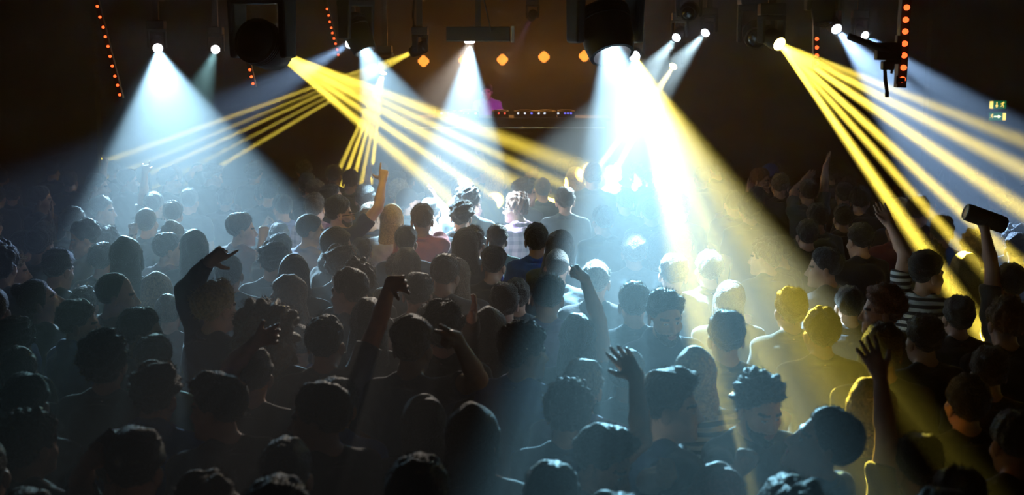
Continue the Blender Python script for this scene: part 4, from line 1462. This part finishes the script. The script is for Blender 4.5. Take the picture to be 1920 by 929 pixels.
def slot(o, m, i=0):
    o.material_slots[i].link = 'OBJECT'
    o.material_slots[i].material = m

def pick_bone(A, u, v, L, sgn):
    """point on the sight line u, v that lies L away from the joint A; sgn -1 nearer to the camera, +1 farther"""
    c = Vector((0, 0, CZ))
    r = ray(u, v).normalized()
    t0 = (A - c).dot(r)
    near = c + r * t0
    dist = (near - A).length
    if dist >= L:
        return A + (near - A) * (L / dist)
    return near + r * (sgn * math.sqrt(L * L - dist * dist))

def pose_arm(root_inv, root_m, sc_, spec, s):
    (eu, ev), (wu, wv), (tu, tv), preset, palm, sgn = spec
    S0 = Vector((.150 * s, .0, 1.45))
    Sw = root_m @ S0
    E = pick_bone(Sw, eu, ev, .285 * sc_, sgn)
    W = pick_bone(E, wu, wv, .250 * sc_, sgn)
    Tp = pick_bone(W, tu, tv, .17 * sc_, sgn)
    z = Tp - W
    z.y *= .6
    pv = {'c': (0, -1, .1), 'a': (0, 1, .1), 'l': (-1, -.2, 0), 'r': (1, -.2, 0)}[palm]
    R = root_inv.to_3x3()
    return dict(el=tuple(root_inv @ E), wr=tuple(root_inv @ W), tip=tuple((R @ z).normalized()), palm=tuple((R @ Vector(pv)).normalized()), hand=preset), W, z.normalized()

def build_person(i, q):
    yaw = q['yaw']
    hp = q.get('hp', 0)
    sc_ = q['h'] / 1.79
    posed = ('R' in q) or ('L_' in q)
    uniq = posed or hp
    if abs(yaw) < 38 or abs(yaw) > 140:
        hy, key = 0, ('d0', 'd1', 'du')[i % 3] if not q.get('fill') else 'd0'
    elif yaw > 0:
        hy, key = 35, 'dr'
    else:
        hy, key = -35, 'dl'
    if 'ty' in q:
        hy = yaw - q['ty']
    body_yaw = math.radians(-(yaw - hy))
    root = empty('person', (float(q['pos'][0]), float(q['pos'][1]), q.get('z0', 0.)), body_yaw)
    root.scale = (sc_, sc_, sc_)
    m = Matrix.Translation(root.location) @ Matrix.Rotation(body_yaw, 4, 'Z') @ Matrix.Scale(sc_, 4)
    mi = m.inverted()
    hands = {}
    if uniq:
        hr = (hy + (0 if hp else (i % 5 - 2) * 3), hp, 0)
        arms = arms_default(q.get('arms', 'down'))
        for nm, s in (('R', 1), ('L_', -1)):
            if nm in q:
                a, W, z = pose_arm(mi, m, sc_, q[nm], s)
                arms[0 if s > 0 else 1] = a
                hands[nm] = (W, z, Vector({'c': (0, -1, .1), 'a': (0, 1, .1), 'l': (-1, -.2, 0), 'r': (1, -.2, 0)}[q[nm][4]]))
        key = ('u', i)
        me, M = skin_mesh(key, hr, arms)
    else:
        hr, ak = GEN[key]
        arms = arms_default(q.get('arms', ak))
        key = (key, q.get('arms', ak))
        if key in BODY_CACHE:
            me, M = BODY_CACHE[key]
        else:
            me, M = skin_mesh(key, hr, arms)
    b = link('body', me, root)
    tone = SKIN[0 if i % 4 else 1] if i % 17 else SKIN[2]
    slot(b, tone)
    sm = shirt_mesh(key if uniq else (key[1],), arms, q['sl'], collar=bool(q['sl'] == 'long' and i % 2), hood=bool(q.get('hood')))
    if not sm.materials:
        sm.materials.append(cloth_mat('black'))
    s_ = link('shirt', sm, root)
    slot(s_, cloth_mat(q['top']))
    if q['hair'] and not q.get('cap'):
        hmesh = hair_mesh(q['hair'], i % 2 if q['hair'] in ('short', 'messy', 'crop', 'quiff', 'curly') else 0)
        if not hmesh.materials:
            hmesh.materials.append(hair_mat('dark'))
        h = link('hair', hmesh, root)
        h.matrix_local = M
        slot(h, hair_mat(q['hc']))
    if q.get('cap'):
        hmesh = hair_mesh('buzz', 0)
        if not hmesh.materials:
            hmesh.materials.append(hair_mat('dark'))
        h = link('hair', hmesh, root); h.matrix_local = M
        if not CAPM_.materials:
            CAPM_.materials.append(cloth_mat('black'))
        c = link('cap', CAPM_, root); c.matrix_local = M
        slot(c, cloth_mat(q['cap']))
    if q.get('beard'):
        c = link('beard', BEARD, root, hair_mat('dark')); c.matrix_local = M
    if q.get('glasses'):
        c = link('sunglasses', GLASS, root, GLASSM); c.matrix_local = M
    if q.get('necklace'):
        pts = [(.075 * math.cos(a), -.012 + .072 * math.sin(a), 1.478 - .012 * math.sin(a)) for a in [k * math.pi / 12 for k in range(25)]]
        MB().tube(pts, .0022, 6).build('necklace', principled('gold_chain', (.7, .5, .2), .25, metal=1.), root)
    if not TROUS[0].materials:
        TROUS[0].materials.append(TROUSM[0])
    t = link('trousers', TROUS[0], root)
    slot(t, TROUSM[i % 2])
    for s in (1, -1):
        link('shoe', SHOES[s], root, SHOEM)
    q['obj'], q['hands'] = root, hands
    return root

# ---- labels that single each one out
for i, q in enumerate(PEOPLE):
    q['i'] = i
ORD = ('', 'second ', 'third ', 'fourth ', 'fifth ', 'sixth ', 'seventh ', 'eighth ')
def label_all():
    marks = [q for q in PEOPLE if q.get('ref')]
    todo = {}
    for q in PEOPLE:
        if q['L']:
            continue
        best = None
        for m in marks:
            dx, dy = q['x'] - m['x'], (q['y'] - m['y']) * 1.3
            c = math.hypot(dx, dy)
            if best is None or c < best[0]:
                best = (c, m, dx, dy)
        c, m, dx, dy = best
        if abs(dx) > abs(dy) * .9:
            rel = 'left of' if dx < 0 else 'right of'
        else:
            rel = 'behind' if dy < 0 else 'in front of'
        todo.setdefault((m['i'], rel), []).append((c, q, m))
    for (mi_, rel), lst in todo.items():
        lst.sort(key=lambda t: t[0])
        for k, (c, q, m) in enumerate(lst):
            a = ((q['yaw'] + 180) % 360) - 180
            face = 'facing away' if abs(a) < 38 else ('facing right' if 38 <= a < 140 else ('facing left' if -140 < a <= -38 else 'facing the camera'))
            col = {'dark': 'dark', 'stripes': 'striped', 'redplaid': 'checked', 'plaid': 'checked'}.get(q['top'], q['top'])
            rr = {'left of': ('nearest left of', 'to the left of'), 'right of': ('nearest right of', 'to the right of'), 'behind': ('nearest behind', 'behind'), 'in front of': ('nearest in front of', 'in front of')}[rel]
            where = rr[0] if k == 0 and len(lst) > 1 else ((rel if k == 0 else ORD[min(k, 7)].strip() + ' ' + rr[1]))
            q['L'] = 'person in %s top %s, %s %s' % (col, face, where, m['ref'])
label_all()
for i, q in enumerate(PEOPLE):
    o = build_person(i, q)
    tag(o, q['L'], 'person', 'dancing crowd')

# ---- things held in hands
def held(name, mb, mat, W, z, palm, label, cat, extra=None):
    z = z.normalized()
    pl = (palm - z * palm.dot(z)).normalized()
    x = pl.cross(z)
    M = Matrix((x, pl, z)).transposed().to_4x4()
    M.translation = W
    root = empty(name)
    root.matrix_world = M
    for nm, mm, mt in mb:
        mm.build(nm, mt, root, nm != 'screen')
    return tag(root, label, cat)
for q in PEOPLE:
    if q.get('phone'):
        key = 'R' if q['phone'] in (1, 2) else 'L_'
        W, z, pl = q['hands'][key]
        held('phone', [('case', MB().box((0, .032, .10), (.075, .009, .15), None, .003), PHONEM), ('screen', MB().box((0, .0275, .10), (.066, .001, .135)), principled('phone_screen', (.02, .02, .03), .1, spec=.6))],
             PHONEM, W, z, pl, {1: 'black phone held up by the person in pink T-shirt', 2: 'black phone held by the person in pale violet top', 3: 'phone held low at bottom left'}[q['phone']], 'phone')
    if q.get('speaker'):
        W, z, pl = q['hands']['L_']
        a, b = at(1810, 384, W.y / DK), at(1866, 404, W.y / DK)
        ctr = W + z * .085 + Vector((0, -.045, 0))
        ax = (b - a).normalized()
        root = empty('portable_speaker', tuple(ctr))
        M = frame_to(Vector((0, 0, 0)), -ax)
        MB().lathe([(.040, -.125), (.050, -.12), (.052, -.10), (.052, .10), (.050, .12), (.044, .122)], 28, M).build('body', principled('speaker_fabric', (.012, .012, .013), .9, bump=.4, bscale=200), root, True)
        MB().lathe([(.046, .118), (.046, .128), (.036, .131), (.030, .125), (.004, .127)], 28, M).build('end_cap', principled('speaker_cap', (.35, .34, .30), .35), root, True)
        MB().lathe([(.044, -.128), (.046, -.118)], 24, M).build('base_cap', BLACKPL, root, True)
        tag(root, 'black cylindrical speaker held up at the right', 'speaker')

# ---- the disc jockey
w = at(914, 152, 15.62)
dj = dict(x=914, y=152, yaw=180, hair='short', hc='dark', sl='short', top='magenta', h=w.z - SZ, pos=np.array([w.x, w.y]), z0=SZ, arms='decks')
o = build_person(1, dj)
tag(o, 'person in pink lit T-shirt bending over the booth on the stage', 'person')
S = Vector((w.x + .55, 12.45 * DK, 3.30))
djl = moving_head(S, (w.x, w.y, w.z - .4), .4, 'off', TRUSS['far'], 'small added lamp on the far truss lighting the disc jockey pink')
spot_lamp(djl, S, (w.x, w.y, w.z - .38), 5, 420, (.85, .30, 1), .8)  # lamp added on the truss to make the disc jockey visible; lens stays dark
